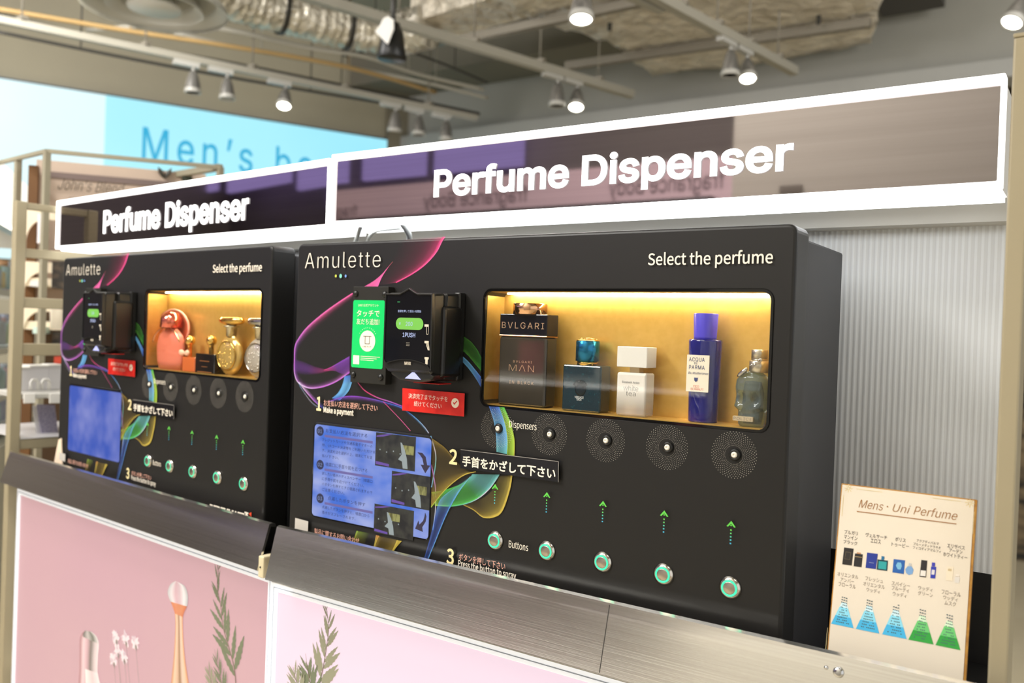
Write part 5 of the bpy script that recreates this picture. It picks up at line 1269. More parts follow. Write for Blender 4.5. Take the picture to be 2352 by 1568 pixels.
# ------------------------------------------------------------------ menu card
c0 = Vector((0.0, -.006, DECKZ + .0012)); tilt = R2(11)
CP = Plane(c0, (1, 0, 0), (0, math.sin(tilt), math.cos(tilt)))
(u0, v1) = CP.uv(1937, 1110); u1 = CP.uv(2247, 1144)[0]; u0b = CP.uv(1893, 1515)[0]; u0 = (u0 + u0b) / 2
u1 = (u1 + CP.uv(2216, 1560)[0]) / 2
t = thing('menu_card', 'cream menu card with wooden edge leaning beside the nearer machine', 'card', CP.p((u0 + u1) / 2, 0), None)
part(add_plate(MB(), CP, [rrect(u0, u1, 0, v1, .0008, 2)], -.0006, -.0052), 'wooden_backing', mat('oak_edge', rgb(190, 140, 60), .5, noise=((40, 40, 160), rgb(160, 110, 46), .3, .7)), t, label='golden wooden backing board')
part(add_plate(MB(), CP, [rrect(u0 + .0012, u1 - .0024, .001, v1 - .0012, .0005, 2)], 0, -.0006), 'paper_sheet', mat('cream_paper', rgb(227, 216, 198), .35), t)
part(MB().add([CP.p(u, 0, -.0052) for u in (u0 + .03, u1 - .03)] + [CP.p(u, v1 * .6, -.0052) for u in (u1 - .03, u0 + .03)] + [Vector((x_, .085, DECKZ + .0012)) for x_ in (u1 - .03, u0 + .03)], [(0, 1, 2, 3), (2, 4, 5, 3)]), 'easel_back', mat('oak_edge'), t)
BRN = mat('brown_ink', rgb(158, 106, 52), .5)
cu = [(1972, 1146, 1165, 2029, 'Mens'), (2050, 1156, 1174, 2091, 'Uni'), (2098, 1161.5, 1181, 2199, 'Perfume')]
b = MB()
for xl, yt, yb, xr, s in cu: text_px(b, CP, s, xl, yt, yb, xr, off=.0004, shear=.28, bold=-.008, res=4)
u, v = CP.uv(2038.5, 1163); flat(b, CP, circ(u, v, .0008, .0008, 10), .0004)
p0, p1 = CP.uv(1968, 1174), CP.uv(2197, 1203); flat(b, CP, [(p0[0], p0[1] - .0004), (p1[0], p1[1] - .0004), (p1[0], p1[1] + .0004), (p0[0], p0[1] + .0004)], .0004)
part(b, 'title_lettering', BRN, t)
def cz(x, y): return 1850 + x / 3.2132, 1080 + y / 3.2132
b = MB(); bg = MB()
def ctext(bm_, s, xl, yt, xr, h, slope=.115):
    a = CP.uv(*cz(xl, yt)); u1_ = CP.uv(*cz(xr, yt + (xr - xl) * slope))[0]; text_uv(bm_, CP, s, a[0], u1_, a[1] - h, a[1], off=.0004, cap=False, res=2, bold=.015)
HN = .0042
for s, xl, yt, xr in (('ブルガリ', 290, 436, 388), ('マンイン', 286, 473, 386), ('ブラック', 282, 509, 384), ('ヴェルサーチ', 446, 458, 604), ('エロス', 482, 502, 558), ('ポリス', 664, 490, 742), ('トゥーピー', 638, 527, 766),
                      ('エリザベス', 1048, 538, 1176), ('アーデン', 1062, 572, 1160), ('ホワイトティー', 1018, 602, 1196)): ctext(b, s, xl, yt, xr, HN)
for s, xl, yt, xr in (('アクアディパルマ', 822, 506, 986), ('ブルーメディテラネオ', 798, 530, 1000), ('フィコディアマルフィ', 794, 556, 1002)): ctext(b, s, xl, yt, xr, .0030)
for s, xl, yt, xr in (('オリエンタル', 238, 746, 392), ('アンバー', 260, 788, 362), ('フローラル', 246, 822, 374), ('フレッシュ', 444, 780, 574), ('オリエンタル', 428, 818, 588), ('ウッディ', 452, 862, 552), ('スパイシー', 638, 814, 774),
                      ('フルーティ', 638, 850, 766), ('ウッディ', 646, 892, 748), ('ウッディ', 834, 848, 940), ('グリーン', 832, 886, 942), ('フローラル', 1006, 878, 1148), ('ウッディ', 1018, 918, 1126), ('ムスク', 1028, 958, 1112)): ctext(bg, s, xl, yt, xr, HN)
part(b, 'name_lettering', mat('dark_brown_ink', rgb(70, 62, 58), .5), t); part(bg, 'note_lettering', mat('grey_brown_ink', rgb(140, 128, 116), .5), t)
def cq(*pts): return [CP.uv(*cz(*p)) for p in pts]
PYR = {'B': (rgb(206, 236, 244), rgb(140, 216, 238), rgb(70, 180, 226)), 'G': (rgb(214, 240, 206), rgb(108, 200, 116), rgb(50, 160, 64))}
for kx, (ax, ay, lx, ly, rx_, ry_) in enumerate(((290, 930, 190, 1130, 356, 1164), (476, 952, 372, 1168, 546, 1204), (672, 980, 566, 1208, 748, 1244), (868, 1022, 760, 1248, 946, 1284), (1066, 1060, 960, 1288, 1144, 1326))):
    pal = PYR['G' if kx > 2 else 'B']
    A, L_, R_ = Vector(CP.uv(*cz(ax, ay))), Vector(CP.uv(*cz(lx, ly))), Vector(CP.uv(*cz(rx_, ry_)))
    cuts = (.2, .38, .68, 1.0)
    for k in range(3):
        a, c = cuts[k], cuts[k + 1]
        q = [A.lerp(L_, c), A.lerp(R_, c), A.lerp(R_, a), A.lerp(L_, a)]
        part(flat(MB(), CP, [tuple(p) for p in q], .0003), 'pyramid_band', mat('pyr_%s%d' % ('G' if kx > 2 else 'B', k), pal[k], .5), t)
    b = MB(); rnd = random.Random(kx)
    for row in range(11):
        f = .04 + row * .085; wd = .018 + .35 * f
        a, c = A.lerp(L_, f), A.lerp(R_, f); m0, m1 = a.lerp(c, .16), a.lerp(c, .84)
        if row < 5: mm = (a + c) / 2; m0, m1 = mm - Vector((.0032, -.0003)), mm + Vector((.0032, -.0003))
        nn = 3 + row // 2
        for j in range(nn):
            p = m0.lerp(m1, (j + .5) / nn); s = (m1 - m0).length / nn * .36
            if rnd.random() < .85: flat(b, CP, [(p.x - s, p.y - .0005), (p.x + s, p.y - .0005), (p.x + s * .7, p.y + .0006), (p.x - s, p.y + .0003)], .00045)
    part(b, 'tiny_note_marks', mat('tiny_ink', rgb(74, 96, 104), .5), t)
def pict(name, polys, lab):
    first = None
    for k, (q, c) in enumerate(polys):
        o = part(flat(MB(), CP, cq(*q)[::-1], .0003 + .00012 * k), 'pictured_bottle' if first is None else 'picture_detail', mat('pic_%d_%d_%d' % tuple(int(255 * x) for x in c), c, .5), t if first is None else first)
        if first is None: first = o; o['label'] = lab
K_, KG = rgb(38, 34, 32), rgb(150, 128, 90)
pict('', [(((286, 568), (356, 578), (342, 702), (272, 692)), K_), (((298, 598), (338, 604), (330, 660), (288, 654)), rgb(92, 80, 58)), (((301, 603), (334, 608), (327, 656), (292, 650)), rgb(44, 40, 36))], 'picture of a black box')
pict('', [(((366, 612), (424, 620), (414, 714), (356, 706)), rgb(36, 34, 34)), (((380, 604), (410, 608), (409, 618), (378, 614)), rgb(190, 140, 100)), (((366, 632), (421, 640), (420, 645), (365, 637)), KG)], 'picture of a black bottle')
pict('', [(((456, 606), (534, 616), (520, 728), (444, 718)), rgb(32, 52, 140)), (((470, 676), (506, 681), (505, 686), (469, 681)), rgb(120, 130, 170))], 'picture of a blue box')
pict('', [(((532, 656), (610, 666), (604, 742), (526, 732)), rgb(20, 62, 70)), (((542, 668), (600, 676), (596, 732), (538, 724)), rgb(44, 156, 158)), (((562, 632), (584, 635), (580, 662), (560, 659)), rgb(36, 108, 150))], 'picture of a teal bottle')
pict('', [(((652, 654), (736, 664), (726, 764), (642, 752)), rgb(36, 92, 166)), (((680, 678), (706, 680), (712, 706), (702, 732), (682, 730), (668, 702)), rgb(120, 180, 214))], 'picture of a blue box with a skull')
pict('', [(((756, 706), (784, 708), (798, 732), (790, 764), (764, 772), (742, 756), (738, 728)), rgb(120, 160, 206)), (((764, 684), (782, 686), (782, 706), (762, 704)), rgb(190, 190, 190))], 'picture of a skull bottle')
pict('', [(((856, 660), (900, 666), (890, 790), (842, 784)), rgb(40, 34, 36)), (((852, 736), (890, 740), (886, 782), (846, 777)), rgb(226, 220, 212))], 'picture of a dark box with pale label')
pict('', [(((928, 708), (966, 712), (958, 798), (922, 794)), rgb(44, 56, 168)), (((934, 678), (958, 681), (956, 708), (932, 706)), rgb(52, 54, 170)), (((934, 732), (956, 735), (952, 770), (930, 767)), rgb(220, 216, 220))], 'picture of a slim blue bottle')
pict('', [(((1046, 706), (1094, 712), (1086, 816), (1036, 810)), rgb(232, 218, 194)), (((1054, 724), (1080, 727), (1078, 744), (1052, 741)), rgb(200, 180, 140))], 'picture of a cream box')
pict('', [(((1104, 784), (1140, 788), (1134, 832), (1098, 828)), rgb(220, 214, 206)), (((1110, 766), (1138, 769), (1136, 782), (1108, 779)), rgb(238, 228, 214))], 'picture of a small white bottle')
for (fx, fy, s) in ((318, 132, 1), (1214, 240, -1), (176, 1386, 1)):
    u, v = CP.uv(*cz(fx, fy)); b = MB()
    for k in range(8):
        a = k * math.pi / 4; d = Vector((math.cos(a), math.sin(a))); n_ = Vector((-d.y, d.x)) * .0003
        c = Vector((u, v)); flat(b, CP, [tuple(c + d * .001 - n_), tuple(c + d * .0044 - n_), tuple(c + d * .0044 + n_), tuple(c + d * .001 + n_)], .0003)
    flat(b, CP, [(u + s * .008, v + .0006), (u + s * .034, v + .0006), (u + s * .034, v + .0002), (u + s * .008, v + .0002)][::s], .0003)
    dv = -1 if fy < 1000 else 1
    flat(b, CP, [(u - s * .0045, v + dv * .008), (u - s * .0041, v + dv * .008), (u - s * .0041, v + dv * .03), (u - s * .0045, v + dv * .03)], .0003)
    part(b, 'corner_ornament', mat('ornament_ink', rgb(226, 206, 150), .5), t)

# ------------------------------------------------------------------ posts, end frame, cables
qx = on_y(2334, 90, .02).x
t = thing('beige_post', 'tall beige post at the right end of the fixture', 'post', (qx + .016, .02, 0))
zt_ = on_y(2340, 88, .0).z
part(MB().bevbox(qx, qx + .0165, -.004, .045, 0, zt_, .002), 'post_body', BEIGE, t)
part(MB().bevbox(qx - .0005, qx + .017, -.0045, .0455, zt_, zt_ + .004, .001), 'post_cap', BEIGE, t)
# slotted upright between the bays
t = thing('slotted_upright', 'slotted grey upright rail between the two back panels', 'post', (-.418, .25, 0))
for dx in (-.03, .012):
    part(MB().box(-.418 + dx, -.418 + dx + .018, .248, .262, .3, 1.62), 'rail', ALU, t)
b = MB()
for k in range(40):
    for dx in (-.021, .021): b.box(-.418 + dx - .002, -.418 + dx + .002, .2474, .2482, .9 + k * .018, .9 + k * .018 + .01)
part(b, 'slot', DARK, t)
CABW = mat('white_cable', rgb(238, 242, 240), .4)
P = [on_y(x, y, yy) for x, y, yy in ((800, 600, .21), (818, 552, .2), (824, 532, .13), (829, 517, .10), (832, 512, .11))]
solo(MB().tube(smooth([Vector(p) for p in P], 6), .0042, 10), 'power_cable', CABW, 'straight white cable dropping from the header sign behind the nearer machine', 'cable', P[1])
P = [on_y(x, y, yy) for x, y, yy in ((838, 572, .21), (846, 549, .19), (855, 535, .17), (872, 528, .15), (900, 525, .13), (918, 523, .12))]
solo(MB().tube(smooth([Vector(p) for p in P], 6), .0032, 10), 'power_cable', CABW, 'curved white cable loop above the nearer machine', 'cable', P[2])
P = [on_y(x, y, yy) for x, y, yy in ((922, 509, .10), (927, 518, .11), (936, 532, .14), (940, 545, .17), (938, 570, .21))]
solo(MB().tube(smooth([Vector(p) for p in P], 6), .0048, 10), 'power_cable', CABW, 'thick white cable at the right of the cable loop above the nearer machine', 'cable', P[2])
# left end frame of the far bay: posts with cross rails running back
lx = -.606
t = thing('end_frame', 'beige ladder like end frame beside the farther machine', 'frame', (lx, .15, 0), ML)
ztop = LP(-.012).uv(30, 466)[1]
part(MB().bevbox(lx - .012, lx + .012, -.026, -.002, 0, ztop, .002), 'post', BEIGE, t)
part(MB().bevbox(lx - .012, lx + .012, .36, .384, 0, ztop, .002), 'post', BEIGE, t)
for zpx in (473, 582, 702, 804, 926):
    pass
def rung_z(py): return LP(-.012).uv(36, py)[1]
for py0, py1 in ((466, 481), (570, 591), (682, 706), (788, 816), (1010, 1034)):
    za, zb2 = rung_z(py1), rung_z(py0)
    part(MB().bevbox(lx - .009, lx + .009, -.003, .362, za, zb2, .0015), 'cross_rail', BEIGE, t)
part(MB().bevbox(lx - .16, lx + .012, .0, .30, rung_z(916), rung_z(905), .001), 'side_shelf', GREYRAIL, t)
# clips on the end frame
for i, (x, y0, y1, lab) in enumerate(((26, 1135, 1240, 'long white clip under the far steel rail end'), (31, 1285, 1316, 'short white clip on the lower part of the end frame'), (36, 1490, 1528, 'lowest white clip at the foot of the end frame'))):
    a = LP(.004).uv(x - 6, y0); c = LP(.004).uv(x + 8, y1)
    solo(MB().bevbox(a[0], c[0], .0, .012, c[1], a[1], .001).bevbox(c[0] - .002, lx - .010 if c[0] < lx - .012 else c[0] + .004, .003, .009, c[1] + .003, a[1] - .003, .0005), 'shelf_clip', WHITE, lab, 'clip', (a[0], .006, c[1]), ML)
# small things on the side shelf of the end frame, seen through its openings
GREYACR = mat('pale_acrylic', rgb(206, 204, 206), .35)
sz = rung_z(905) + .001
def on_side(px, py, xloc): 
    MI = ML.inverted(); P0 = MI @ CAM; d = (MI.to_3x3() @ ray(px, py)); k = (xloc - P0.x) / d.x; return P0 + d * k
for i, (x0, x1, y0, lab, cz_) in enumerate(((46, 70, 846, 'pale acrylic box at the left on the side shelf', 905), (68, 112, 842, 'wide pale acrylic box in the middle of the side shelf', 905), (112, 141, 840, 'pale acrylic box touching the farther machine on the side shelf', 905))):
    a, c = on_side(x0, y0, lx - .09), on_side(x1, y0, lx - .09)
    t = thing('sample_box', lab, 'box', ((lx - .09), (a.y + c.y) / 2, sz), ML)
    part(MB().bevbox(lx - .13, lx - .09, a.y, c.y, sz, a.z, .001), 'box_body', GREYACR, t)
    part(MB().bevbox(lx - .132, lx - .088, a.y - .001, c.y + .001, a.z, a.z + .004, .001), 'lid', WHITE, t)
for x, lab in ((60, 'left white price block on the front edge of the side shelf'), (119, 'right white price block on the front edge of the side shelf')):
    a = on_side(x - 13, 902, lx - .004); c = on_side(x + 13, 924, lx - .004)
    solo(MB().bevbox(lx + .0125, lx + .0165, a.y, c.y, c.z, a.z, .001), 'price_block', WHITE, lab, 'price holder', (lx, a.y, c.z), ML)
for x0, lab in ((70, 'left white looped tester stand on the side shelf'), (96, 'right white looped tester stand on the side shelf')):
    y0_ = on_side(x0, 895, lx - .05).y
    solo(MB().tube([(lx - .05, y0_, sz + .004), (lx - .05, y0_, sz + .022), (lx - .05, y0_ + .004, sz + .028), (lx - .05, y0_ + .013, sz + .028), (lx - .05, y0_ + .017, sz + .022), (lx - .05, y0_ + .017, sz + .004)], .004, 8), 'tester_stand', WHITE, lab, 'stand', (lx - .05, y0_, sz), ML)
# leaflet in a stand below, and a pale strip beside the machine
a = on_side(82, 930, lx - .10); c = on_side(134, 1000, lx - .06)
t = thing('leaflet_stand', 'grey violet leaflet in a clear stand seen through the end frame', 'leaflet', (lx - .08, a.y, rung_z(1010)), ML)
q = [on_side(*p, lx - .06) for p in ((84, 928), (126, 930), (134, 996), (96, 1004))]
part(MB().sheet(q, 0, .002, (1, 0, .2)), 'leaflet', mat('leaflet_grey', rgb(178, 172, 190), .5, noise=((200, 200, 300), rgb(150, 146, 172), .45, .6)), t)
part(MB().sheet([p + Vector((-.004, -.008, -.004)) for p in q], 0, .002, (1, 0, .2)), 'acrylic_back', mat('acrylic', rgb(226, 226, 232), .2, alpha=.5), t)
a = on_side(133, 1002, lx + .002)
# low sill under the end frame opening
solo(MB().bevbox(lx - .3, lx + .010, -.0, .34, rung_z(1010) - .0, rung_z(1010) + .003, .001), 'lower_shelf', GREYACR, 'pale lower shelf behind the end frame', 'shelf', (lx - .1, .17, rung_z(1010)), ML)
q = [LP(-.004).uv(*p) for p in ((140, 1006), (143, 1072), (124, 1062), (134, 1010))]
b = MB(); b.sheet([LP(-.004).p(u, v) for u, v in q], 0, .002, (0, -1, 0)); solo(b, 'paper_strip', mat('cream_strip', rgb(250, 226, 200), .5), 'cream paper strip tucked left of the farther machine', 'paper', LP(-.004).p(*q[1]), ML)

# ------------------------------------------------------------------ displays behind on the left
FRM = mat('display_frame', rgb(150, 143, 122), .5)
C0 = at_d(108, 347, 2.45); zf = C0.z
E1 = pz(506, 384, zf); W0 = pz(-60, 388, zf)
t = thing('display_frame', 'open thin frame of a perfume display behind the far header sign', 'display frame', (C0.x, C0.y, 0))
part(MB().beam(C0, E1, .011, .011), 'top_bar', FRM, t); part(MB().beam(C0, W0, .011, .011), 'top_bar', FRM, t)
Wm = pz(42, 365, zf)
for q in (C0, E1, Wm):
    part(MB().beam(Vector((q.x, q.y, 0)), q, .016, .016, (0, 1, 0)), 'post', FRM, t)
Er = E1 + (W0 - C0).normalized() * .5; part(MB().beam(E1, Er, .018, .018), 'top_bar', FRM, t)
# beige board with script lettering
DB = (E1 - C0); DB.z = 0; DBn = DB.normalized(); back = Vector((-DBn.y, DBn.x, 0))
BP = Plane(C0 + back * .20, DBn, (0, 0, 1))
if BP.N.dot(CAM - BP.O) < 0: BP.N = -BP.N
def bpx(x, y):
    q = on_plane(x, y, BP.O, back) - BP.O; return q.dot(BP.U), q.z
(ua, va), (ub, vb_) = bpx(84, 364), bpx(473, 402)
vt_ = (va + vb_) / 2
t = thing('brand_board', 'beige board with dark script lettering behind the open frame', 'sign board', BP.p((ua + ub) / 2, vt_ - .4))
part(MB().sheet([BP.p(ua, vt_ - .42), BP.p(ub, vt_ - .42), BP.p(ub, vt_), BP.p(ua, vt_)], 0, .03, BP.N), 'board', mat('board_beige', rgb(196, 176, 160), .6), t)
part(MB().sheet([BP.p(ua + .03, vt_ - .052), BP.p(ub, vt_ - .052), BP.p(ub, vt_ - .034), BP.p(ua + .03, vt_ - .034)], .006, .008, BP.N), 'dark_ledge', mat('ledge_dark', rgb(120, 104, 100), .6), t)
b = MB(); (u0, v0), (u1, v1) = bpx(134, 436), bpx(286, 402); vA = bpx(134, 404)[1]
text_uv(b, BP, "John's Blend", u0, bpx(288, 432)[0], v0 + .0, vA - .008, off=.012, shear=.35, res=4)
part(b, 'board_lettering', mat('script_ink', rgb(96, 86, 72), .6), t)
b = MB()
for k in range(18):
    uu = bpx(160, 440)[0] + k * (bpx(262, 446)[0] - bpx(160, 440)[0]) / 18; b.add([BP.p(uu, v0 - .035, .004), BP.p(uu + .014, v0 - .035, .004), BP.p(uu + .014, v0 - .02, .004), BP.p(uu, v0 - .02, .004)], [(0, 1, 2, 3)])
part(b, 'small_print', mat('script_ink2', rgb(150, 132, 116), .6), t)
for x0, lab in ((378, 'dark bow shaped ornament on the beige board'), (430, 'dark round knob shape on the beige board near the frame end')):
    u, v = bpx(x0, 412)
    if x0 == 378:
        b = MB()
        for s in (-1, 1): b.lathe([(0, 0), (.008, .012), (.010, .026), (.0, .042)], BP.p(u, v, .01), (s * DBn.x * .5 + 0, s * DBn.y * .5, .9), 12, 1, .5)
        solo(b, 'ornament', mat('ornament_dark', rgb(60, 58, 50), .6), lab, 'ornament', BP.p(u, v))
    else:
        bm = bmesh.new(); bmesh.ops.create_uvsphere(bm, u_segments=18, v_segments=12, radius=.016); b = MB(); b.bm(bm, Matrix.Translation(BP.p(u, v, .02)), True); solo(b, 'knob', mat('knob_dark', rgb(52, 58, 44), .6), lab, 'ornament', BP.p(u, v))
# wooden arched shelf unit under the board
WOOD = mat('walnut', rgb(124, 86, 46), .55, noise=((9, 9, 3), rgb(92, 60, 30), .3, .7))
WOODD = mat('walnut_dark', rgb(84, 62, 40), .6)
CRM = mat('cream_shelf', rgb(240, 226, 200), .5)
t = thing('arched_shelf', 'wooden shelf unit with cream arched fronts seen through the end frame', 'shelf unit', Vector((C0.x, C0.y, 0)) + back * .25)
AP = Plane(Vector((C0.x, C0.y, 0)) + back * .10, DBn, (0, 0, 1))
if AP.N.dot(CAM - AP.O) < 0: AP.N = -AP.N
def apx(x, y):
    q = on_plane(x, y, AP.O, back) - AP.O; return q.dot(AP.U), q.z
uL, uR = apx(54, 500)[0], apx(150, 500)[0]
ztp = apx(60, 372)[1]
part(MB().sheet([AP.p(uL, .1), AP.p(apx(80, 400)[0], .1), AP.p(apx(80, 400)[0], ztp), AP.p(uL, ztp)], -.05, .03, AP.N), 'side_panel', WOOD, t)
part(MB().sheet([AP.p(uL, .1), AP.p(uR + .5, .1), AP.p(uR + .5, apx(60, 480)[1]), AP.p(uL, apx(60, 480)[1])], -.26, .02, AP.N), 'back_panel', WOODD, t)
for ya, ybm in ((478, 640), (600, 740), (690, 850)):
    za, zb2 = apx(56, ya)[1], apx(56, ybm)[1]
    # cream front with an arch cut out: plate with hole
    hw = (uR - uL); out = [(uL, zb2), (uL, za), (uR + .25, za), (uR + .25, za - .03)]
    n = 10; hr = (uR - uL) * .42; hh = (za - zb2) * .34; ux = uL + .008
    out = [(uL, zb2), (uL, za), (uR + .25, za), (uR + .25, za - .03)] + [(ux + hr - hr * math.cos(R2(90 * k / n)), za - .03 - hh + hh * math.sin(R2(90 * k / n))) for k in range(n, -1, -1)] + [(ux, zb2)]
    vs, fs = plate([out], .012); part(MB().add([AP.p(v.x, v.y, v.z) for v in vs], fs), 'arched_front', CRM, t)
    part(MB().sheet([AP.p(uL, zb2 - .02), AP.p(uR + .3, zb2 - .02), AP.p(uR + .3, zb2 + .004), AP.p(uL, zb2 + .004)], .0, .24, AP.N), 'shelf_board', CRM, t)
def goods(px0, px1, py0, py1, off, dep, mt, nm, lab, cat, rnd_=False):
    (u0, v1), (u1, v0) = apx(px0, py0), apx(px1, py1); b = MB()
    if rnd_: b.lathe([((u1 - u0) / 2 * .8, 0), ((u1 - u0) / 2, (v1 - v0) * .9), ((u1 - u0) / 2, v1 - v0)], AP.p((u0 + u1) / 2, v0, off), (0, 0, 1), 20)
    else: b.sheet([AP.p(u0, v0), AP.p(u1, v0), AP.p(u1, v1), AP.p(u0, v1)], off, dep, AP.N)
    solo(b, nm, mt, lab, cat, AP.p((u0 + u1) / 2, v0, off))
goods(78, 104, 646, 660, .06, .1, mat('pale_box', rgb(226, 226, 228), .5), 'flat_box', 'flat pale box on the upper cream shelf', 'box')
goods(84, 112, 750, 766, .06, .1, mat('mint_box', rgb(206, 228, 218), .5), 'flat_box', 'flat mint box on the middle cream shelf', 'box')
goods(94, 108, 496, 562, .05, .06, mat('white_tube', rgb(246, 240, 246), .5), 'white_bottle', 'tall white bottle in the top arch', 'bottle')
goods(122, 152, 700, 756, .06, .1, mat('cup_cream', rgb(240, 230, 210), .3, emit=rgb(255, 240, 214), es=.2), 'candle_cup', 'cream cup shade beside the farther machine', 'cup', True)
goods(124, 152, 600, 664, .03, .08, mat('black_tin', rgb(50, 46, 42), .5, noise=((60, 60, 60), rgb(84, 72, 60), .45, .6)), 'black_tin', 'dark printed tin on the upper shelf beside the farther machine', 'tin')
goods(124, 150, 762, 802, .03, .08, mat('black_tin'), 'black_tin', 'dark tin below the cream cup', 'tin')
goods(128, 148, 818, 834, .03, .08, mat('red_carton', rgb(190, 70, 50), .5), 'red_carton', 'small red and white carton under the dark tin', 'carton')

# bright shelf wall at the far left and low cabinet
q0 = at_d(-40, 700, 2.6); q1 = at_d(52, 700, 3.3)
d = q1 - q0; d.z = 0; dn = d.normalized(); bk = Vector((-dn.y, dn.x, 0))
GP = Plane(Vector((q0.x, q0.y, 0)), dn, (0, 0, 1))
if GP.N.dot(CAM - GP.O) < 0: GP.N = -GP.N
def gpx(x, y):
    q = on_plane(x, y, GP.O, bk) - GP.O; return q.dot(GP.U), q.z
LEN = 1.1
t = thing('lit_shelf_unit', 'bright white lit shelf unit at the left edge', 'shelf unit', GP.p(.2, 0))
BRT = mat('lit_back', (.9, .9, .9), .5, emit=rgb(255, 252, 244), es=1.1)
za, zb2 = gpx(10, 392)[1], gpx(10, 985)[1]
part(MB().sheet([GP.p(-.1, zb2), GP.p(LEN, zb2), GP.p(LEN, za), GP.p(-.1, za)], -.25, .03, GP.N), 'lit_back_panel', BRT, t, label='glowing white back panel')
part(MB().sheet([GP.p(-.1, gpx(10, 508)[1]), GP.p(LEN, gpx(10, 508)[1]), GP.p(LEN, za + .02), GP.p(-.1, za + .02)], .0, .05, GP.N), 'lit_header', mat('lit_header', (.9, .9, .9), .5, emit=rgb(255, 250, 236), es=.95), t, label='glowing cream header')
for py in (520, 665, 800, 905, 980):
    z = gpx(10, py)[1]; part(MB().sheet([GP.p(-.1, z - .02), GP.p(LEN, z - .02), GP.p(LEN, z), GP.p(-.1, z)], .0, .25, GP.N), 'shelf_board', WHITE, t)
rnd = random.Random(11)
PC = [rgb(240, 216, 226), rgb(200, 230, 238), rgb(250, 240, 200), rgb(214, 226, 240), rgb(240, 190, 150), rgb(206, 232, 206), rgb(196, 204, 232), rgb(248, 248, 246)]
POS = ['top', 'second', 'third', 'lowest']; ORD = ['first', 'second', 'third', 'fourth', 'fifth', 'sixth']; CN = ['pink', 'pale blue', 'cream', 'ice blue', 'peach', 'pale green', 'lavender', 'white']
for r, py in enumerate((660, 795, 900, 976)):
    z = gpx(10, py)[1] + .002
    for k in range(6):
        u = gpx(-14, 700)[0] + k * .105; ci = rnd.randrange(8); h = rnd.uniform(.07, .13); w_ = rnd.uniform(.028, .042)
        c = GP.p(u, z, -.05)
        t2 = thing('cosmetic_bottle', '%s bottle, %s from the left on the %s shelf of the bright unit' % (CN[ci], ORD[k], POS[r]), 'cosmetic bottle', c, None, 'cosmetics on the bright shelves')
        part(MB().lathe([(w_, 0), (w_, h * .7), (w_ * .5, h * .8)], c, (0, 0, 1), 16), 'bottle_body', mat('cosm_%d' % ci, PC[ci], .4), t2)
        part(MB().lathe([(w_ * .55, h * .8), (w_ * .55, h), (w_ * .5, h)], c, (0, 0, 1), 14), 'cap', mat('cosm_%d' % ((ci + 3) % 8), PC[(ci + 3) % 8], .4), t2)
zc = gpx(10, 1000)[1]
t = thing('low_cabinet', 'plain grey beige cabinet at the lower left edge', 'cabinet', GP.p(0, 0, .1))
fl = on_z(10, 1528, .0)
part(MB().sheet([GP.p(-.1, .05), GP.p(LEN, .05), GP.p(LEN, zc), GP.p(-.1, zc)], .04, .32, GP.N), 'cabinet_body', mat('cabinet_grey', rgb(176, 170, 152), .5), t)
part(MB().sheet([GP.p(-.1, .002), GP.p(LEN, .002), GP.p(LEN, .05), GP.p(-.1, .05)], .0, .26, GP.N), 'plinth', mat('plinth_black', rgb(24, 24, 22), .6), t)

# ------------------------------------------------------------------ the shop across the aisle (seen only as reflections)
def mir(px, py, d, ys=.085):
    """point across the aisle that the header sign mirrors at this pixel, d in front of the sign"""
    q = on_y(px, py, ys + d); return Vector((q.x, ys - d, q.z))
dp = 2.0
x0 = mir(1683, 330, dp).x
t = thing('beige_pillar', 'broad beige pillar across the aisle', 'pillar', (x0 + .8, .085 - dp - .2, 0))
part(MB().box(x0, x0 + 1.9, .085 - dp - .4, .085 - dp, 0, 3.6), 'pillar_body', mat('pillar_beige', rgb(180, 176, 166), .7), t)
part(MB().bevbox(mir(1790, 432, dp).x, mir(1842, 432, dp).x, .085 - dp, .085 - dp + .01, mir(1800, 446, dp).z, mir(1800, 426, dp).z, .002), 'grey_plate', mat('plate_grey', rgb(110, 104, 96), .6), t)
dq = 3.2; yq = .085 - dq
def mz(px, py): return mir(px, py, dq).z
t = thing('opposite_shelf', 'shelf wall across the aisle with violet screens and pink banner', 'shelf unit', (-2.2, yq, 0))
zpt, zpb = mz(900, 330), mz(900, 402)
VIOL = mat('violet_screen', (.02, .02, .02), .4, emit=rgb(176, 158, 232), es=1.5)
part(MB().box(-13, .9, yq - .5, yq - .4, 0, 3.55), 'wall_panel', mat('opp_wall', rgb(132, 126, 124), .7), t)
for pa, pc in ((420, 492), (512, 660), (690, 776), (815, 955), (980, 1180)):
    xa, xb = mir(pa, 400, dq).x, mir(pc, 400, dq).x
    part(MB().box(min(xa, xb), max(xa, xb), yq - .1, yq - .06, zpb, zpt + .5), 'violet_screen', VIOL, t, label='glowing violet screen')
def mirL(px, py):
    pl = yplane(.069, 'L'); d = ray(px, py); h = on_plane(px, py, pl.Ow, pl.Nw); d2 = d - pl.Nw * (2 * d.dot(pl.Nw)); return h + d2 * ((yq - h.y) / d2.y)
for pa, pc in ((424, 482), (508, 648), (668, 745)):
    A, B = mirL(pa, 420), mirL(pc, 420); C_ = mirL((pa + pc) / 2, 440 if pa < 450 else 428)
    part(MB().box(min(A.x, B.x), max(A.x, B.x), yq - .1, yq - .06, C_.z, C_.z + .9), 'violet_screen', VIOL, t, label='glowing violet screen')
A, B = mirL(250, 470), mirL(416, 450); zc_ = mirL(330, 478).z
part(MB().box(min(A.x, B.x), max(A.x, B.x), yq - .2, yq - .12, zc_, mirL(330, 448).z), 'pale_sign', mat('pale_sign', (.05, .05, .05), .4, emit=rgb(206, 226, 244), es=.8), t, label='pale blue lit sign')
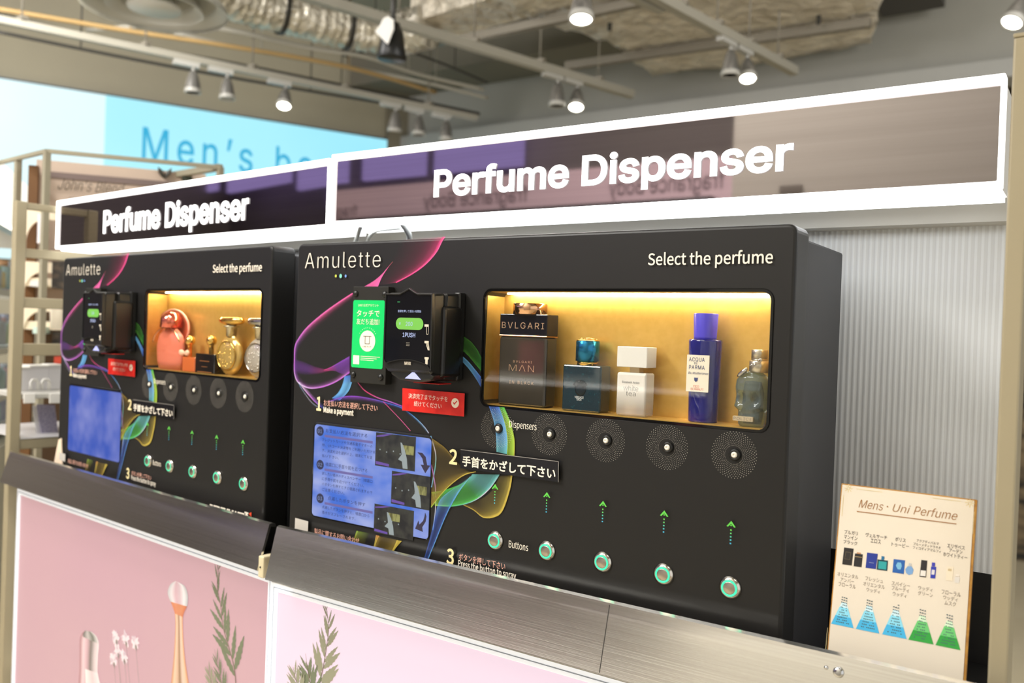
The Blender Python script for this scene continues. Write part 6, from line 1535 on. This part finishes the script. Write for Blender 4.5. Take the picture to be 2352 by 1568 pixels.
zb1, zb0 = mz(900, 424), mz(900, 506)
xa, xb = mir(620, 450, dq).x, mir(1683, 450, dq).x
part(MB().box(xa, xb, yq - .06, yq - .02, zb0, zb1), 'banner', mat('pink_banner', rgb(226, 200, 208), .5, emit=rgb(230, 196, 206), es=.35), t, label='pale pink banner')
BN = Plane((0, yq - .02, 0), (-1, 0, 0), (0, 0, 1))
b = MB()
xw0, xw1 = mir(968, 460, dq).x, mir(1180, 440, dq).x
zl0, zl1 = mz(1070, 470), mz(1070, 436)
text_uv(b, BN, 'fragrance Body', -xw1 - 1.0 * (xw1 - xw0) * .12, -xw0, zl0, zl1, off=.006)
xw0, xw1 = mir(640, 500, dq).x, mir(815, 490, dq).x
text_uv(b, BN, 'fragrance Body', -xw1, -xw0, zl0 - .02, zl1 - .04, off=.006)
xw0, xw1 = mir(1395, 420, dq).x, mir(1660, 400, dq).x
text_uv(b, BN, 'fragrance Body', -xw1, -xw0, zl0, zl1, off=.006)
part(b, 'banner_lettering', mat('banner_ink', rgb(90, 80, 82), .6), t)
part(MB().box(xa + 1.0, xb, yq - .06, yq + .3, zb0 - .12, zb0 - .02), 'canopy', mat('canopy_dark', rgb(84, 84, 88), .5), t)
for k, z in enumerate((.45, .8, 1.15)):
    part(MB().box(-6.2, .6, yq - .4, yq, z - .025, z), 'shelf_board', WHITE, t)
    part(MB().box(-6.2, .6, yq - .02, yq + .004, z - .05, z - .025), 'shelf_light', mat('shelf_led', (1, 1, 1), .5, emit=(1, .98, .94), es=3.0), t, label='glowing shelf light')
rnd = random.Random(23)
CN2 = ['rose', 'teal', 'cream', 'slate', 'orange', 'green', 'navy', 'ivory']
for r, z in enumerate((.45, .8, 1.15)):
    order = list(range(8)); rnd.shuffle(order)
    for k in range(8):
        x = -3.6 + k * .5; ci = order[k]; h = rnd.uniform(.12, .22)
        solo(MB().bevbox(x - .05, x + .05, yq - .25, yq - .12, z, z + h, .006), 'product_box', mat('opp_%d' % ci, [rgb(210, 120, 140), rgb(60, 140, 140), rgb(240, 230, 200), rgb(90, 96, 110), rgb(226, 140, 70), rgb(90, 150, 90), rgb(40, 50, 100), rgb(240, 236, 226)][ci], .5),
             '%s box on the %s shelf across the aisle' % (CN2[ci], ['low', 'middle', 'high'][r]), 'product box', (x, yq - .18, z), None, 'boxes on the shelves across the aisle')
bpy.context.view_layer.update()
